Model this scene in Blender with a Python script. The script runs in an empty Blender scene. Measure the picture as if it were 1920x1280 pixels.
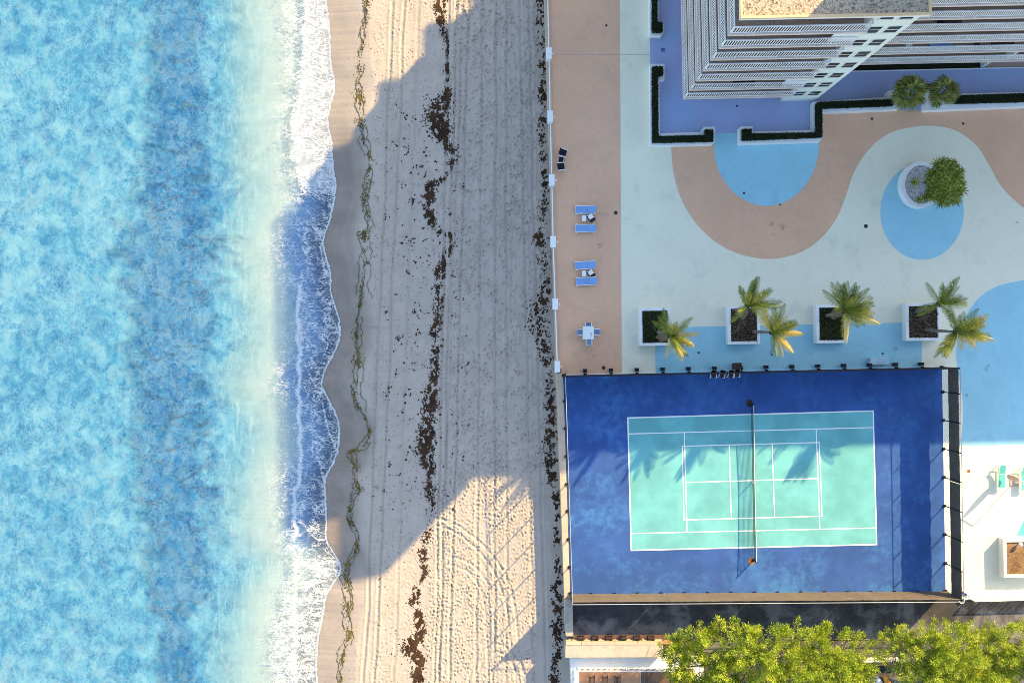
import bpy, math, random
import numpy as np
from mathutils import Vector, Matrix
random.seed(7); rng = np.random.default_rng(7)
SC = bpy.context.scene
COL = SC.collection

# ------------------------------------------------------------------ camera, sky, sun, exposure
H = 86.0            # drone height above the terrace, metres
S = 20.8            # photograph pixels per metre at terrace level
cam = bpy.data.cameras.new('camera'); camo = bpy.data.objects.new('camera', cam); COL.objects.link(camo)
camo.location = (0, 0, H); cam.sensor_width = 36; cam.lens = 36 * S * H / 1920; cam.clip_end = 3000
SC.camera = camo
SUN = Vector((27.8, 29.5, 20.8)).normalized()
world = bpy.data.worlds.new('World'); SC.world = world; world.use_nodes = True
wn = world.node_tree.nodes; sky = wn.new('ShaderNodeTexSky'); sky.sky_type = 'NISHITA'; sky.sun_disc = False
sky.sun_elevation = math.asin(SUN.z); sky.sun_rotation = math.atan2(SUN.x, SUN.y)
world.node_tree.links.new(sky.outputs[0], wn['Background'].inputs[0]); wn['Background'].inputs[1].default_value = 0.15
sl = bpy.data.lights.new('sun', 'SUN'); sl.energy = 4.4; sl.angle = math.radians(0.5); sl.color = (1.0, 0.72, 0.34)
so = bpy.data.objects.new('sun', sl); COL.objects.link(so); so.rotation_euler = (-SUN).to_track_quat('-Z', 'Y').to_euler()
SC.view_settings.view_transform = 'Standard'; SC.view_settings.look = 'None'; SC.view_settings.gamma = 1
SC.view_settings.use_curve_mapping = False; SC.view_settings.exposure = 1.53
SC.cycles.use_denoising = True; SC.cycles.denoising_prefilter = 'NONE'; SC.cycles.max_bounces = 6; SC.cycles.filter_width = 0.85; SC.cycles.transparent_max_bounces = 12

# ------------------------------------------------------------------ helpers
def P(px, py, z=0.0):
    k = (H - z) / H / S
    return Vector(((px - 960) * k, (640 - py) * k, z))

def tag(o, label=None, cat=None, group=None, kind=None):
    if label: o['label'] = label
    if cat: o['category'] = cat
    if group: o['group'] = group
    if kind: o['kind'] = kind
    return o

def empty(name, loc=(0, 0, 0), rz=0.0, label=None, cat=None, group=None):
    o = bpy.data.objects.new(name, None); COL.objects.link(o); o.location = loc; o.rotation_euler = (0, 0, rz)
    o.empty_display_size = 0.3
    return tag(o, label, cat, group)

def link(name, me, parent=None, loc=None, rot=None, sc=None):
    o = bpy.data.objects.new(name, me); COL.objects.link(o)
    if parent is not None: o.parent = parent
    if loc is not None: o.location = loc
    if rot is not None: o.rotation_euler = rot
    if sc is not None: o.scale = sc
    return o

def dup(o, parent=None):
    c = o.copy(); COL.objects.link(c); c.parent = parent
    for ch in list(o.children): dup(ch, c)
    return c

def np_mesh(name, V, F, m=None, smooth=False):
    """V (n,3), F (m,k) all faces with k corners"""
    me = bpy.data.meshes.new(name); V = np.asarray(V, dtype=np.float32); F = np.asarray(F, dtype=np.int32)
    n, k = F.shape
    me.vertices.add(len(V)); me.vertices.foreach_set('co', V.ravel())
    me.loops.add(n * k); me.loops.foreach_set('vertex_index', F.ravel())
    me.polygons.add(n); me.polygons.foreach_set('loop_start', np.arange(0, n * k, k, dtype=np.int32))
    if smooth: me.polygons.foreach_set('use_smooth', np.ones(n, dtype=bool))
    me.update(calc_edges=True); me.validate()
    if m: me.materials.append(m)
    return me

class MB:
    def __init__(s): s.v = []; s.f = []
    def add(s, vs, fs):
        b = len(s.v); s.v += [tuple(v) for v in vs]; s.f += [tuple(b + i for i in f) for f in fs]; return s
    def box(s, x0, y0, z0, x1, y1, z1):
        return s.add([(x0,y0,z0),(x1,y0,z0),(x1,y1,z0),(x0,y1,z0),(x0,y0,z1),(x1,y0,z1),(x1,y1,z1),(x0,y1,z1)],
                     [(3,2,1,0),(4,5,6,7),(0,1,5,4),(1,2,6,5),(2,3,7,6),(3,0,4,7)])
    def bar(s, a, b, w, h, up=(0, 0, 1)):
        a = Vector(a); b = Vector(b); d = (b - a).normalized(); u = Vector(up)
        if abs(d.dot(u)) > .95: u = Vector((1, 0, 0))
        x = d.cross(u).normalized() * w / 2; y = x.cross(d).normalized() * h / 2
        vs = [a-x-y, a+x-y, a+x+y, a-x+y, b-x-y, b+x-y, b+x+y, b-x+y]
        return s.add(vs, [(0,1,2,3),(7,6,5,4),(4,5,1,0),(5,6,2,1),(6,7,3,2),(7,4,0,3)])
    def tube(s, pts, rs, n=8, cap=True):
        pts = [Vector(p) for p in pts]
        if not hasattr(rs, '__len__'): rs = [rs] * len(pts)
        rings = []; ref = None
        for i, p in enumerate(pts):
            d = (pts[min(i+1, len(pts)-1)] - pts[max(i-1, 0)]).normalized()
            if ref is None: ref = Vector((1, 0, 0)) if abs(d.z) > .9 else Vector((0, 0, 1))
            x = d.cross(ref).normalized(); y = x.cross(d)
            rings.append([p + (x * math.cos(t) + y * math.sin(t)) * rs[i] for t in [2*math.pi*k/n for k in range(n)]])
        vs = [v for r in rings for v in r]; fs = []
        for i in range(len(pts)-1):
            for k in range(n): fs.append((i*n+k, i*n+(k+1)%n, (i+1)*n+(k+1)%n, (i+1)*n+k))
        if cap: fs.append(tuple(range(n-1, -1, -1))); fs.append(tuple((len(pts)-1)*n+k for k in range(n)))
        return s.add(vs, fs)
    def prism(s, poly, z0, z1):
        n = len(poly); a = sum(poly[i][0]*poly[(i+1)%n][1]-poly[(i+1)%n][0]*poly[i][1] for i in range(n))
        if a < 0: poly = poly[::-1]
        vs = [(p[0], p[1], z0) for p in poly] + [(p[0], p[1], z1) for p in poly]
        fs = [tuple(range(n-1, -1, -1)), tuple(range(n, 2*n))] + [(i, (i+1)%n, n+(i+1)%n, n+i) for i in range(n)]
        return s.add(vs, fs)
    def ring(s, outer, inner, z0, z1):
        n = len(outer)
        vs = [(p[0],p[1],z) for z in (z0, z1) for q in (outer, inner) for p in q]; fs = []
        for i in range(n):
            j = (i+1) % n
            fs += [(2*n+i, 2*n+j, 3*n+j, 3*n+i), (i, j, 2*n+j, 2*n+i), (3*n+i, 3*n+j, n+j, n+i), (n+i, n+j, j, i)]
        return s.add(vs, fs)
    def sheet(s, poly, z):
        n = len(poly); a = sum(poly[i][0]*poly[(i+1)%n][1]-poly[(i+1)%n][0]*poly[i][1] for i in range(n))
        if a < 0: poly = poly[::-1]
        return s.add([(p[0], p[1], z) for p in poly], [tuple(range(n))])
    def ball(s, c, r, n=8, m=5):
        c = Vector(c); r = r if hasattr(r, '__len__') else (r, r, r)
        vs = [c + Vector((0, 0, -r[2]))]
        for i in range(1, m):
            t = math.pi * i / m
            for k in range(n):
                p = 2*math.pi*k/n; vs.append(c + Vector((r[0]*math.sin(t)*math.cos(p), r[1]*math.sin(t)*math.sin(p), -r[2]*math.cos(t))))
        vs.append(c + Vector((0, 0, r[2]))); fs = []
        for k in range(n): fs.append((0, 1+(k+1)%n, 1+k))
        for i in range(m-2):
            for k in range(n): fs.append((1+i*n+k, 1+i*n+(k+1)%n, 1+(i+1)*n+(k+1)%n, 1+(i+1)*n+k))
        l = len(vs)-1
        for k in range(n): fs.append((l, 1+(m-2)*n+k, 1+(m-2)*n+(k+1)%n))
        return s.add(vs, fs)
    def mesh(s, name, m, smooth=False):
        me = bpy.data.meshes.new(name); me.from_pydata(s.v, [], s.f); me.update()
        if m: me.materials.append(m)
        if smooth:
            for p in me.polygons: p.use_smooth = True
        return me
    def build(s, name, m, parent=None, smooth=False, loc=None, rot=None):
        return link(name, s.mesh(name, m, smooth), parent, loc, rot)

def XY(pts, z=0.0): return [tuple(P(x, y, z)[:2]) for x, y in pts]
def smoothpoly(pts, it=2):
    """closed Catmull-Rom subdivision of a px polygon"""
    out = []; n = len(pts)
    for i in range(n):
        p0, p1, p2, p3 = [np.array(pts[(i+k) % n], float) for k in (-1, 0, 1, 2)]
        for t in np.linspace(0, 1, it+1)[:-1]:
            out.append(tuple(.5*((2*p1)+(-p0+p2)*t+(2*p0-5*p1+4*p2-p3)*t*t+(-p0+3*p1-3*p2+p3)*t**3)))
    return out
def smoothline(pts, it=6):
    out = []; n = len(pts)
    for i in range(n-1):
        p0, p1, p2, p3 = [np.array(pts[min(max(i+k, 0), n-1)], float) for k in (-1, 0, 1, 2)]
        for t in np.linspace(0, 1, it+1)[:-1]:
            out.append(tuple(.5*((2*p1)+(-p0+p2)*t+(2*p0-5*p1+4*p2-p3)*t*t+(-p0+3*p1-3*p2+p3)*t**3)))
    out.append(tuple(pts[-1])); return out

# ---- numpy gradient noise
_perm = rng.permutation(4096)
_ang = rng.random(4096) * 2 * np.pi
def noise2(x, y):
    xi = np.floor(x).astype(int); yi = np.floor(y).astype(int); xf = x - xi; yf = y - yi
    def g(ix, iy, dx, dy):
        h = _perm[(ix + _perm[iy & 4095]) & 4095]; a = _ang[h]; return np.cos(a)*dx + np.sin(a)*dy
    u = xf*xf*xf*(xf*(xf*6-15)+10); v = yf*yf*yf*(yf*(yf*6-15)+10)
    a = g(xi, yi, xf, yf); b = g(xi+1, yi, xf-1, yf); c = g(xi, yi+1, xf, yf-1); d = g(xi+1, yi+1, xf-1, yf-1)
    return (a+(b-a)*u) + ((c+(d-c)*u)-(a+(b-a)*u))*v
def fbm(x, y, o=4):
    r = 0; a = 1.0; f = 1.0
    for i in range(o): r = r + a*noise2(x*f+17.3*i, y*f+9.1*i); a *= .5; f *= 2.03
    return r
def sstep(a, b, x):
    t = np.clip((x-a)/(b-a), 0, 1); return t*t*(3-2*t)

# ------------------------------------------------------------------ materials
def nodes(name):
    m = bpy.data.materials.new(name); m.use_nodes = True
    return m, m.node_tree.nodes, m.node_tree.links, m.node_tree.nodes['Principled BSDF']
def ramp(n, stops):
    r = n.new('ShaderNodeValToRGB'); e = r.color_ramp.elements
    while len(e) < len(stops): e.new(.5)
    for q, (p, c) in zip(e, stops): q.position = p; q.color = (*c, 1) if len(c) == 3 else c
    return r
def noise_node(n, l, scale, detail=5, rough=.6, coord=None, dist=0):
    t = n.new('ShaderNodeTexNoise'); t.inputs['Scale'].default_value = scale; t.inputs['Detail'].default_value = detail
    t.inputs['Roughness'].default_value = rough; t.inputs['Distortion'].default_value = dist
    if coord is not None: l.new(coord, t.inputs['Vector'])
    return t
def mixc(n, l, fac, a, b, mode='MIX'):
    x = n.new('ShaderNodeMix'); x.data_type = 'RGBA'; x.blend_type = mode
    for sock, v in ((x.inputs[0], fac), (x.inputs[6], a), (x.inputs[7], b)):
        if isinstance(v, (int, float)): sock.default_value = v
        elif isinstance(v, tuple): sock.default_value = (*v, 1) if len(v) == 3 else v
        else: l.new(v, sock)
    return x.outputs[2]
def mathn(n, l, op, a, b=None, c=None, clamp=False):
    x = n.new('ShaderNodeMath'); x.operation = op; x.use_clamp = clamp
    for i, v in enumerate((a, b, c)):
        if v is None: continue
        if isinstance(v, (int, float)): x.inputs[i].default_value = v
        else: l.new(v, x.inputs[i])
    return x.outputs[0]
def srange(n, l, v, a, b, c=0.0, d=1.0, smooth=True):
    x = n.new('ShaderNodeMapRange'); x.interpolation_type = 'SMOOTHSTEP' if smooth else 'LINEAR'
    l.new(v, x.inputs[0])
    for i, q in enumerate((a, b, c, d)): x.inputs[i+1].default_value = q
    return x.outputs[0]
def attr(n, name):
    a = n.new('ShaderNodeAttribute'); a.attribute_name = name; return a.outputs['Fac']

def M(name, c, rough=.7, var=.12, scale=3., bump=0., bscale=40., spec=.3, metal=0., stain=None, stain_scale=.35, stain_lo=.52, stain_hi=.75, obj=False):
    """one paint, cloth, concrete or metal: base colour with blotchy variation, optional stains, fine relief"""
    m, n, l, b = nodes(name)
    tc = n.new('ShaderNodeTexCoord'); ge = n.new('ShaderNodeNewGeometry')
    co = tc.outputs['Object'] if obj else ge.outputs['Position']
    t1 = noise_node(n, l, scale, 6, .65, co); t2 = noise_node(n, l, scale*.13, 3, .5, co)
    f = mathn(n, l, 'ADD', mathn(n, l, 'MULTIPLY', t1.outputs[0], .5), mathn(n, l, 'MULTIPLY', t2.outputs[0], .5))
    lo = tuple(max(0, x*(1-var)) for x in c); hi = tuple(min(1, x*(1+var)) for x in c)
    col = mixc(n, l, srange(n, l, f, .35, .65), lo, hi)
    if stain:
        t3 = noise_node(n, l, stain_scale, 7, .68, co, .4)
        col = mixc(n, l, srange(n, l, t3.outputs[0], stain_lo, stain_hi, 0, stain[3] if len(stain) > 3 else .6), col, stain[:3])
    l.new(col, b.inputs['Base Color']); b.inputs['Roughness'].default_value = rough
    b.inputs['Specular IOR Level'].default_value = spec; b.inputs['Metallic'].default_value = metal
    if bump:
        t4 = noise_node(n, l, bscale, 3, .6, co); bp = n.new('ShaderNodeBump'); bp.inputs['Strength'].default_value = bump; bp.inputs['Distance'].default_value = .02
        l.new(t4.outputs[0], bp.inputs['Height']); l.new(bp.outputs[0], b.inputs['Normal'])
    return m

def leafmat(name, c1, c2, c3=None, rough=.55, trans=.25, scale=1.5, wr=.6, wn=.5, pos=(.15, .6, .9)):
    """foliage: each leaf its own tone (random per island), a little light passes through"""
    m, n, l, b = nodes(name)
    ge = n.new('ShaderNodeNewGeometry'); t = noise_node(n, l, scale, 3, .6, ge.outputs['Position'])
    f = mathn(n, l, 'ADD', mathn(n, l, 'MULTIPLY', ge.outputs['Random Per Island'], wr), mathn(n, l, 'MULTIPLY', t.outputs[0], wn))
    stops = [(.15, c1), (.75, c2)] if c3 is None else [(pos[0], c1), (pos[1], c2), (pos[2], c3)]
    r = ramp(n, stops); l.new(f, r.inputs[0]); l.new(r.outputs[0], b.inputs['Base Color'])
    b.inputs['Roughness'].default_value = rough; b.inputs['Specular IOR Level'].default_value = .25
    tr = n.new('ShaderNodeBsdfTranslucent'); l.new(r.outputs[0], tr.inputs[0])
    mx = n.new('ShaderNodeMixShader'); mx.inputs[0].default_value = trans
    l.new(b.outputs[0], mx.inputs[1]); l.new(tr.outputs[0], mx.inputs[2]); l.new(mx.outputs[0], n['Material Output'].inputs[0])
    return m

MT = {}
MT['pale_deck'] = M('pale_deck', (.78, .745, .56), .8, .03, 2.2, stain=(.60, .59, .46, .5), stain_scale=.5, stain_lo=.52, stain_hi=.72)
MT['coral_deck'] = M('coral_deck', (.72, .425, .262), .8, .05, 2.2, stain=(.54, .34, .23, .5), stain_scale=.45, stain_lo=.50, stain_hi=.72)
MT['blue_deck'] = M('blue_deck', (.31, .58, .65), .75, .05, 2.0, stain=(.24, .46, .57, .5), stain_scale=.5, stain_lo=.52, stain_hi=.72)
MT['violet_deck'] = M('violet_deck', (.36, .41, .62), .75, .05, 2.0, stain=(.28, .44, .63, .6), stain_scale=.22, stain_lo=.45, stain_hi=.65)
MT['white'] = M('white_paint', (.78, .78, .74), .55, .03, 2.5, stain=(.6, .58, .52, .35), stain_scale=1.2)
MT['white_rail'] = M('white_rail_paint', (.8, .8, .78), .45, .02)
MT['fin'] = M('cream_render', (.74, .76, .66), .75, .03, 1.5, .1, 50, stain=(.62, .62, .55, .4), stain_scale=.8)
MT['slab_edge'] = M('peach_slab_edge', (.66, .55, .47), .7, .06, 2)
MT['balcony_tile'] = M('balcony_tile', (.30, .21, .16), .7, .08, 2.)
MT['wall_dark'] = M('balcony_wall', (.45, .40, .36), .8, .08)
MT['glass'] = M('window_glass', (.008, .007, .014), .2, .2, 1., spec=.15)
MT['tan'] = M('tan_coping', (.62, .43, .24), .8, .08, 3)
MT['black'] = M('black_metal', (.012, .012, .018), .5, .2, 8)
MT['black_fabric'] = M('black_fabric', (.012, .012, .028), .9, .2, 8)
MT['dark_wood'] = M('dark_brown_wood', (.06, .04, .03), .7, .25, 6)
MT['grey_metal'] = M('grey_metal', (.35, .35, .36), .45, .1, 5, metal=.3)
MT['rust'] = M('rusty_metal', (.30, .14, .05), .9, .4, 6)
MT['screen'] = M('windscreen_fabric', (.115, .095, .075), .9, .12, 3., .25, 80, stain=(.2, .17, .14, .5), stain_scale=1.1)
MT['blue_sling'] = M('blue_sling', (.19, .34, .60), .8, .06, 6)
MT['mint_sling'] = M('mint_sling', (.10, .52, .42), .8, .06, 6)
MT['grey_sling'] = M('grey_sling', (.26, .34, .48), .8, .08, 6)
MT['beige_canvas'] = M('beige_canvas', (.60, .42, .30), .9, .08, 6)
MT['table_white'] = M('table_white', (.78, .80, .76), .4, .02)
MT['concrete'] = M('concrete', (.45, .39, .31), .85, .12, 1.8, .3, 30, stain=(.28, .25, .2, .7), stain_scale=.9, stain_lo=.48, stain_hi=.7)
MT['wall_cap'] = M('seawall_coping', (.52, .40, .28), .85, .1, 2, .25, 30, stain=(.36, .3, .24, .6), stain_scale=.8)
MT['asphalt'] = M('alley_asphalt', (.055, .052, .05), .9, .3, .9, .4, 40, stain=(.19, .18, .17, .9), stain_scale=.32, stain_lo=.46, stain_hi=.64)
MT['soil'] = M('soil', (.045, .032, .02), .95, .4, 6, .6, 25)
MT['chips'] = M('bark_chips', (.20, .12, .055), .95, .5, 5, .6, 20, stain=(.5, .09, .06, .8), stain_scale=3.2, stain_lo=.6, stain_hi=.66)
MT['brick_patio'] = M('terracotta_patio', (.50, .26, .14), .85, .12, 2, .2, 30)
MT['plank'] = M('brown_plank', (.13, .08, .05), .8, .25, 3)
MT['bark'] = M('palm_bark', (.16, .13, .11), .9, .3, 5, .5, 20)
MT['lamp'] = M('globe_glass', (.8, .8, .78), .25, .02)
MT['drain'] = M('drain_iron', (.03, .03, .045), .6, .2, 8)
MT['hedge'] = leafmat('hedge_leaf', (.006, .011, .004), (.022, .035, .008), trans=.1)
MT['cover'] = leafmat('ground_cover_leaf', (.02, .04, .008), (.06, .09, .02), trans=.1)
MT['palm'] = leafmat('palm_leaf', (.035, .065, .008), (.20, .24, .03), (.38, .36, .09), trans=.3)
MT['palm_yellow'] = leafmat('palm_leaf_yellow', (.42, .33, .04), (.62, .46, .08), (.66, .54, .2), trans=.35)
MT['palm_dead'] = leafmat('palm_leaf_dead', (.13, .095, .06), (.24, .18, .11), trans=.15)
MT['fan'] = leafmat('fan_palm_leaf', (.035, .055, .01), (.22, .25, .05), (.38, .35, .11), trans=.2)
MT['spiky'] = leafmat('screw_pine_leaf', (.04, .07, .008), (.27, .32, .04), (.44, .44, .10), trans=.2)
MT['pine'] = leafmat('feathery_leaf', (.05, .10, .012), (.29, .40, .025), (.54, .57, .07), trans=.3, scale=1.1, wr=.30, wn=1.0, pos=(.38, .62, .80))
MT['twig'] = M('dead_twig', (.34, .27, .20), .9, .2, 6)
MT['weed'] = M('sargassum', (.052, .027, .012), .95, .5, 5)
MT['weed_green'] = M('green_algae', (.14, .11, .02), .95, .4, 5)
MT['turf'] = M('dark_turf', (.012, .018, .007), .95, .4, 6, .5, 60)
MT['patio'] = M('patio_floor', (.40, .30, .24), .8, .08, 2)
MT['joint'] = M('deck_joint', (.47, .38, .32), .9, .1)
MT['line'] = M('court_line_paint', (.80, .80, .76), .7, .04, 4)

def grime_mat():
    m, n, l, b = nodes('deck_grime'); ge = n.new('ShaderNodeNewGeometry'); b.inputs['Base Color'].default_value = (.20, .17, .15, 1); b.inputs['Roughness'].default_value = .9
    t = noise_node(n, l, 2.2, 5, .7, ge.outputs['Position']); l.new(srange(n, l, t.outputs[0], .42, .72, 0, .45), b.inputs['Alpha']); return m
MT['grime'] = grime_mat()
# gravel (roof and planter)
def gravel(name, a, b, c, sc):
    m, n, l, bs = nodes(name); ge = n.new('ShaderNodeNewGeometry')
    v = n.new('ShaderNodeTexVoronoi'); v.inputs['Scale'].default_value = sc; l.new(ge.outputs['Position'], v.inputs['Vector'])
    t = noise_node(n, l, .8, 5, .7, ge.outputs['Position'])
    f = mathn(n, l, 'ADD', v.outputs['Color'], mathn(n, l, 'MULTIPLY', t.outputs[0], .5))
    r = ramp(n, [(.25, a), (.6, b), (1., c)]); l.new(f, r.inputs[0]); l.new(r.outputs[0], bs.inputs['Base Color'])
    bs.inputs['Roughness'].default_value = .95
    bp = n.new('ShaderNodeBump'); bp.inputs['Strength'].default_value = .8; bp.inputs['Distance'].default_value = .03
    l.new(v.outputs['Distance'], bp.inputs['Height']); l.new(bp.outputs[0], bs.inputs['Normal'])
    return m
MT['roof_gravel'] = gravel('roof_gravel', (.07, .055, .04), (.31, .245, .165), (.46, .37, .26), 9)
MT['gravel'] = gravel('planter_gravel', (.12, .11, .12), (.40, .37, .38), (.62, .6, .6), 16)

# court paint with worn patches
def court_mat(name, base, worn, amt):
    m, n, l, b = nodes(name); ge = n.new('ShaderNodeNewGeometry'); co = ge.outputs['Position']
    t = noise_node(n, l, .16, 6, .62, co, .3); t2 = noise_node(n, l, 1.4, 6, .7, co); sep = n.new('ShaderNodeSeparateXYZ'); l.new(co, sep.inputs[0])
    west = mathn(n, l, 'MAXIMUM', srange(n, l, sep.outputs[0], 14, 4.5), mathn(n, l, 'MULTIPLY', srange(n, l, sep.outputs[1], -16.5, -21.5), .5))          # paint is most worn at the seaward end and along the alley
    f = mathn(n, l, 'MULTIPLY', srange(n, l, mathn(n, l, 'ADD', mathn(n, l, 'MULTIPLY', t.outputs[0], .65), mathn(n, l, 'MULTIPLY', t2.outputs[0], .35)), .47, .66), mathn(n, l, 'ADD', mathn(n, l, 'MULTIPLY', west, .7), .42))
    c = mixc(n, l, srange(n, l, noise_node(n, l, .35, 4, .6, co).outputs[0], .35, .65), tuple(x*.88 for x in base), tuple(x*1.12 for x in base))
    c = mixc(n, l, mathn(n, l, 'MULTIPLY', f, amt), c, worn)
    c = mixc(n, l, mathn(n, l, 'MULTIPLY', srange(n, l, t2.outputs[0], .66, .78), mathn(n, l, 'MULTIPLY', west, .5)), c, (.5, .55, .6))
    l.new(c, b.inputs['Base Color']); b.inputs['Roughness'].default_value = .8; b.inputs['Specular IOR Level'].default_value = .2
    return m
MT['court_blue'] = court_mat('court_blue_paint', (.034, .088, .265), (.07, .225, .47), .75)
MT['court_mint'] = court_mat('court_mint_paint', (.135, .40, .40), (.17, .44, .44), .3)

# ------------------------------------------------------------------ shore profile
SHORE = [(612,-60),(612,0),(618,50),(620,110),(628,160),(622,190),(615,225),(622,265),(625,310),(630,345),(628,370),(620,410),(607,450),(612,480),(620,510),(622,550),(636,595),(638,630),(628,660),(612,690),(604,720),(612,740),(628,770),(637,800),(635,840),(625,870),(610,900),(611,930),(613,980),(612,1010),(622,1030),(637,1055),(638,1075),(625,1095),(612,1120),(605,1160),(597,1200),(594,1250),(596,1290),(600,1340)]
_sh = smoothline(SHORE, 6); _shy = np.array([p[1] for p in _sh]); _shx = np.array([p[0] for p in _sh])
def shore(y): return np.interp(y, _shy, _shx) + 2.2*noise2(y/9., y*0+3.1) + 1.2*noise2(y/3.7, y*0+8.1)
ZR = -2.3
KR = (H - ZR) / H / S
def toX(px): return (px - 960) * KR
def toY(py): return (640 - py) * KR
def wall_x(y): return np.interp(y, [-4000, 0, 690, 1280, 5000], [1020, 1021, 1046, 1070, 1075])
def base_z(s):
    z = np.where(s > 0, -2.55 + .0085*np.minimum(s, 75) + .0006*np.maximum(s-75, 0), -2.55 + .012*np.maximum(s, -60) + .003*np.minimum(s+60, 0))
    return np.maximum(z, -6.0)

ys = np.concatenate([-640 - np.geomspace(1, 9000, 14)[::-1] - 60 + 640, np.arange(-60, 1340, 1.5), 1340 + np.geomspace(1, 9000, 14)])
# ---- beach sheet (dry sand, wet sand, sea bed)
xs = np.concatenate([np.array([-9000., -3000., -1000., -300., -100]), np.arange(-40, 560, 4.0), np.arange(560, 1085, 1.5), np.array([1120.])])
X, Y = np.meshgrid(xs, ys)
SX = shore(Y); s = X - SX
Zb = base_z(s)
fine = ((Y > -60) & (Y < 1340)).astype(float)
dry = sstep(55, 95, s + 8*fbm(X/60, Y/60, 3)) * fine
hgt = np.zeros_like(Zb); press = np.zeros_like(Zb)
hgt += .045*fbm(X/45, Y/120, 3)*dry + .02*fbm(X/9, Y/12, 3)*dry + .012*fbm(X/3.5, Y/4.5, 2)*dry
# tyre tracks running along the shore
def track(xc, depth, w, lo=-100, hi=1400, tread=True):
    global hgt
    d = X - xc; t = ((d > -4*w) & (d < 4*w)); p = np.exp(-(d/w)**2)*-depth + np.exp(-((np.abs(d)-1.9*w)/(.7*w))**2)*depth*.55
    if tread: p = p*(1 + .35*np.sin(Y*1.15 + np.sign(d)*1.2))
    press[:] = np.maximum(press, np.where(t, np.exp(-(d/(1.3*w))**2), 0)*sstep(lo-20, lo+20, Y)*(1-sstep(hi-20, hi+20, Y))*fine*(.6+.8*noise2(Y/60., Y*0+xc)))
    hgt += 1.5*np.where(t, p, 0) * sstep(lo-20, lo+20, Y) * (1-sstep(hi-20, hi+20, Y)) * fine
for a, b, dp in ((737, -.042, .045), (760, -.044, .045), (858, -.028, .05), (880, -.03, .05), (905, -.01, .04), (931, -.004, .045), (950, .0, .035), (786, -.036, .02), (975, .02, .03), (992, .025, .03), (842, -.02, .045), (868, -.035, .03)):
    track(a + b*Y + 5*noise2(Y/150, Y*0 + a)+1.5*noise2(Y/40, Y*0 + a*2), dp, 2.6)
def curve_track(pts, depth, w):
    global hgt
    pts = np.array(smoothline(pts, 8)); best = np.full(X.shape, 1e9); x0, x1 = pts[:,0].min()-20, pts[:,0].max()+20; y0, y1 = pts[:,1].min()-20, pts[:,1].max()+20
    ci = np.where((xs > x0) & (xs < x1))[0]; ri = np.where((ys > y0) & (ys < y1))[0]
    sl_ = np.s_[ri[0]:ri[-1]+1, ci[0]:ci[-1]+1]; bx = X[sl_]; by = Y[sl_]; b = np.full(bx.shape, 1e9); arc = np.zeros(bx.shape)
    for i in range(len(pts)-1):
        p, q = pts[i], pts[i+1]; dd = q-p; L2 = (dd**2).sum()+1e-9; t = np.clip(((bx-p[0])*dd[0]+(by-p[1])*dd[1])/L2, 0, 1)
        e = np.hypot(bx-p[0]-t*dd[0], by-p[1]-t*dd[1]); k = e < b; b = np.where(k, e, b); arc = np.where(k, i*5+t*5, arc)
    hgt[sl_] += (-depth*np.exp(-(b/w)**2) + depth*.6*np.exp(-((b-1.9*w)/(.7*w))**2))*(1+.3*np.sin(arc*2.2))
for o in (0, 15):
    curve_track([(815+o*.3, 968+o), (850, 978+o), (890-o*.2, 1005+o), (925-o*.5, 1040+o), (952-o, 1085+o*.6), (966-o, 1140), (972-o, 1200), (985-o, 1290)], .05, 2.4)
    curve_track([(872+o, 1300), (885+o, 1250), (905+o*.6, 1218+o*.6), (935, 1203+o), (962-o*.6, 1222+o*.6), (985-o, 1260), (995-o, 1310)], .05, 2.4)
    curve_track([(840, 1040+o), (880-o*.3, 1052+o), (915-o, 1090+o*.5), (925-o, 1140), (932-o, 1300)], .035, 2.4)
    curve_track([(905+o, 280), (925+o, 380), (945+o, 460), (942+o, 600)], .03, 2.2)
# footprints
ix0 = int(np.argmin(abs(xs-560))); iy0 = int(np.argmin(abs(ys+60)))
def prints(n, x0, x1, y0, y1, depth, dens=None):
    for _ in range(n):
        fx = random.uniform(x0, x1); fy = random.uniform(y0, y1)
        if dens is not None and random.random() > dens(fx, fy): continue
        a = random.gauss(.12, .35); L = random.uniform(1.9, 3.2); W = random.uniform(1.0, 1.7); d = depth*random.uniform(.5, 1.2)
        cx = ix0 + (fx-560)/1.5; cy = iy0 + (fy+60)/1.5; r = 5
        i0, j0 = int(cy)-r, int(cx)-r
        if i0 < iy0 or j0 < ix0 or i0+2*r+1 >= len(ys) or j0+2*r+1 >= len(xs): continue
        gx = xs[j0:j0+2*r+1][None, :]-fx; gy = ys[i0:i0+2*r+1][:, None]-fy
        u = gx*math.cos(a)+gy*math.sin(a); v = -gx*math.sin(a)+gy*math.cos(a)
        q = np.sqrt((u/W)**2+(v/L)**2)
        hgt[i0:i0+2*r+1, j0:j0+2*r+1] += -d*np.exp(-q**2*1.2)+d*.55*np.exp(-((q-1.75)/.5)**2)
nz = lambda fx, fy: .5 + .5*float(noise2(np.array([fx/38.]), np.array([fy/90.]))[0])*1.6
prints(5200, 800, 1005, 860, 1335, .065, nz)
prints(900, 700, 800, 1000, 1335, .03, nz)
prints(5000, 850, 1035, -55, 880, .085, nz)
prints(2200, 700, 880, -55, 960, .05, nz)
Z = Zb + hgt*np.where(s > 40, 1, 0)
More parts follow.
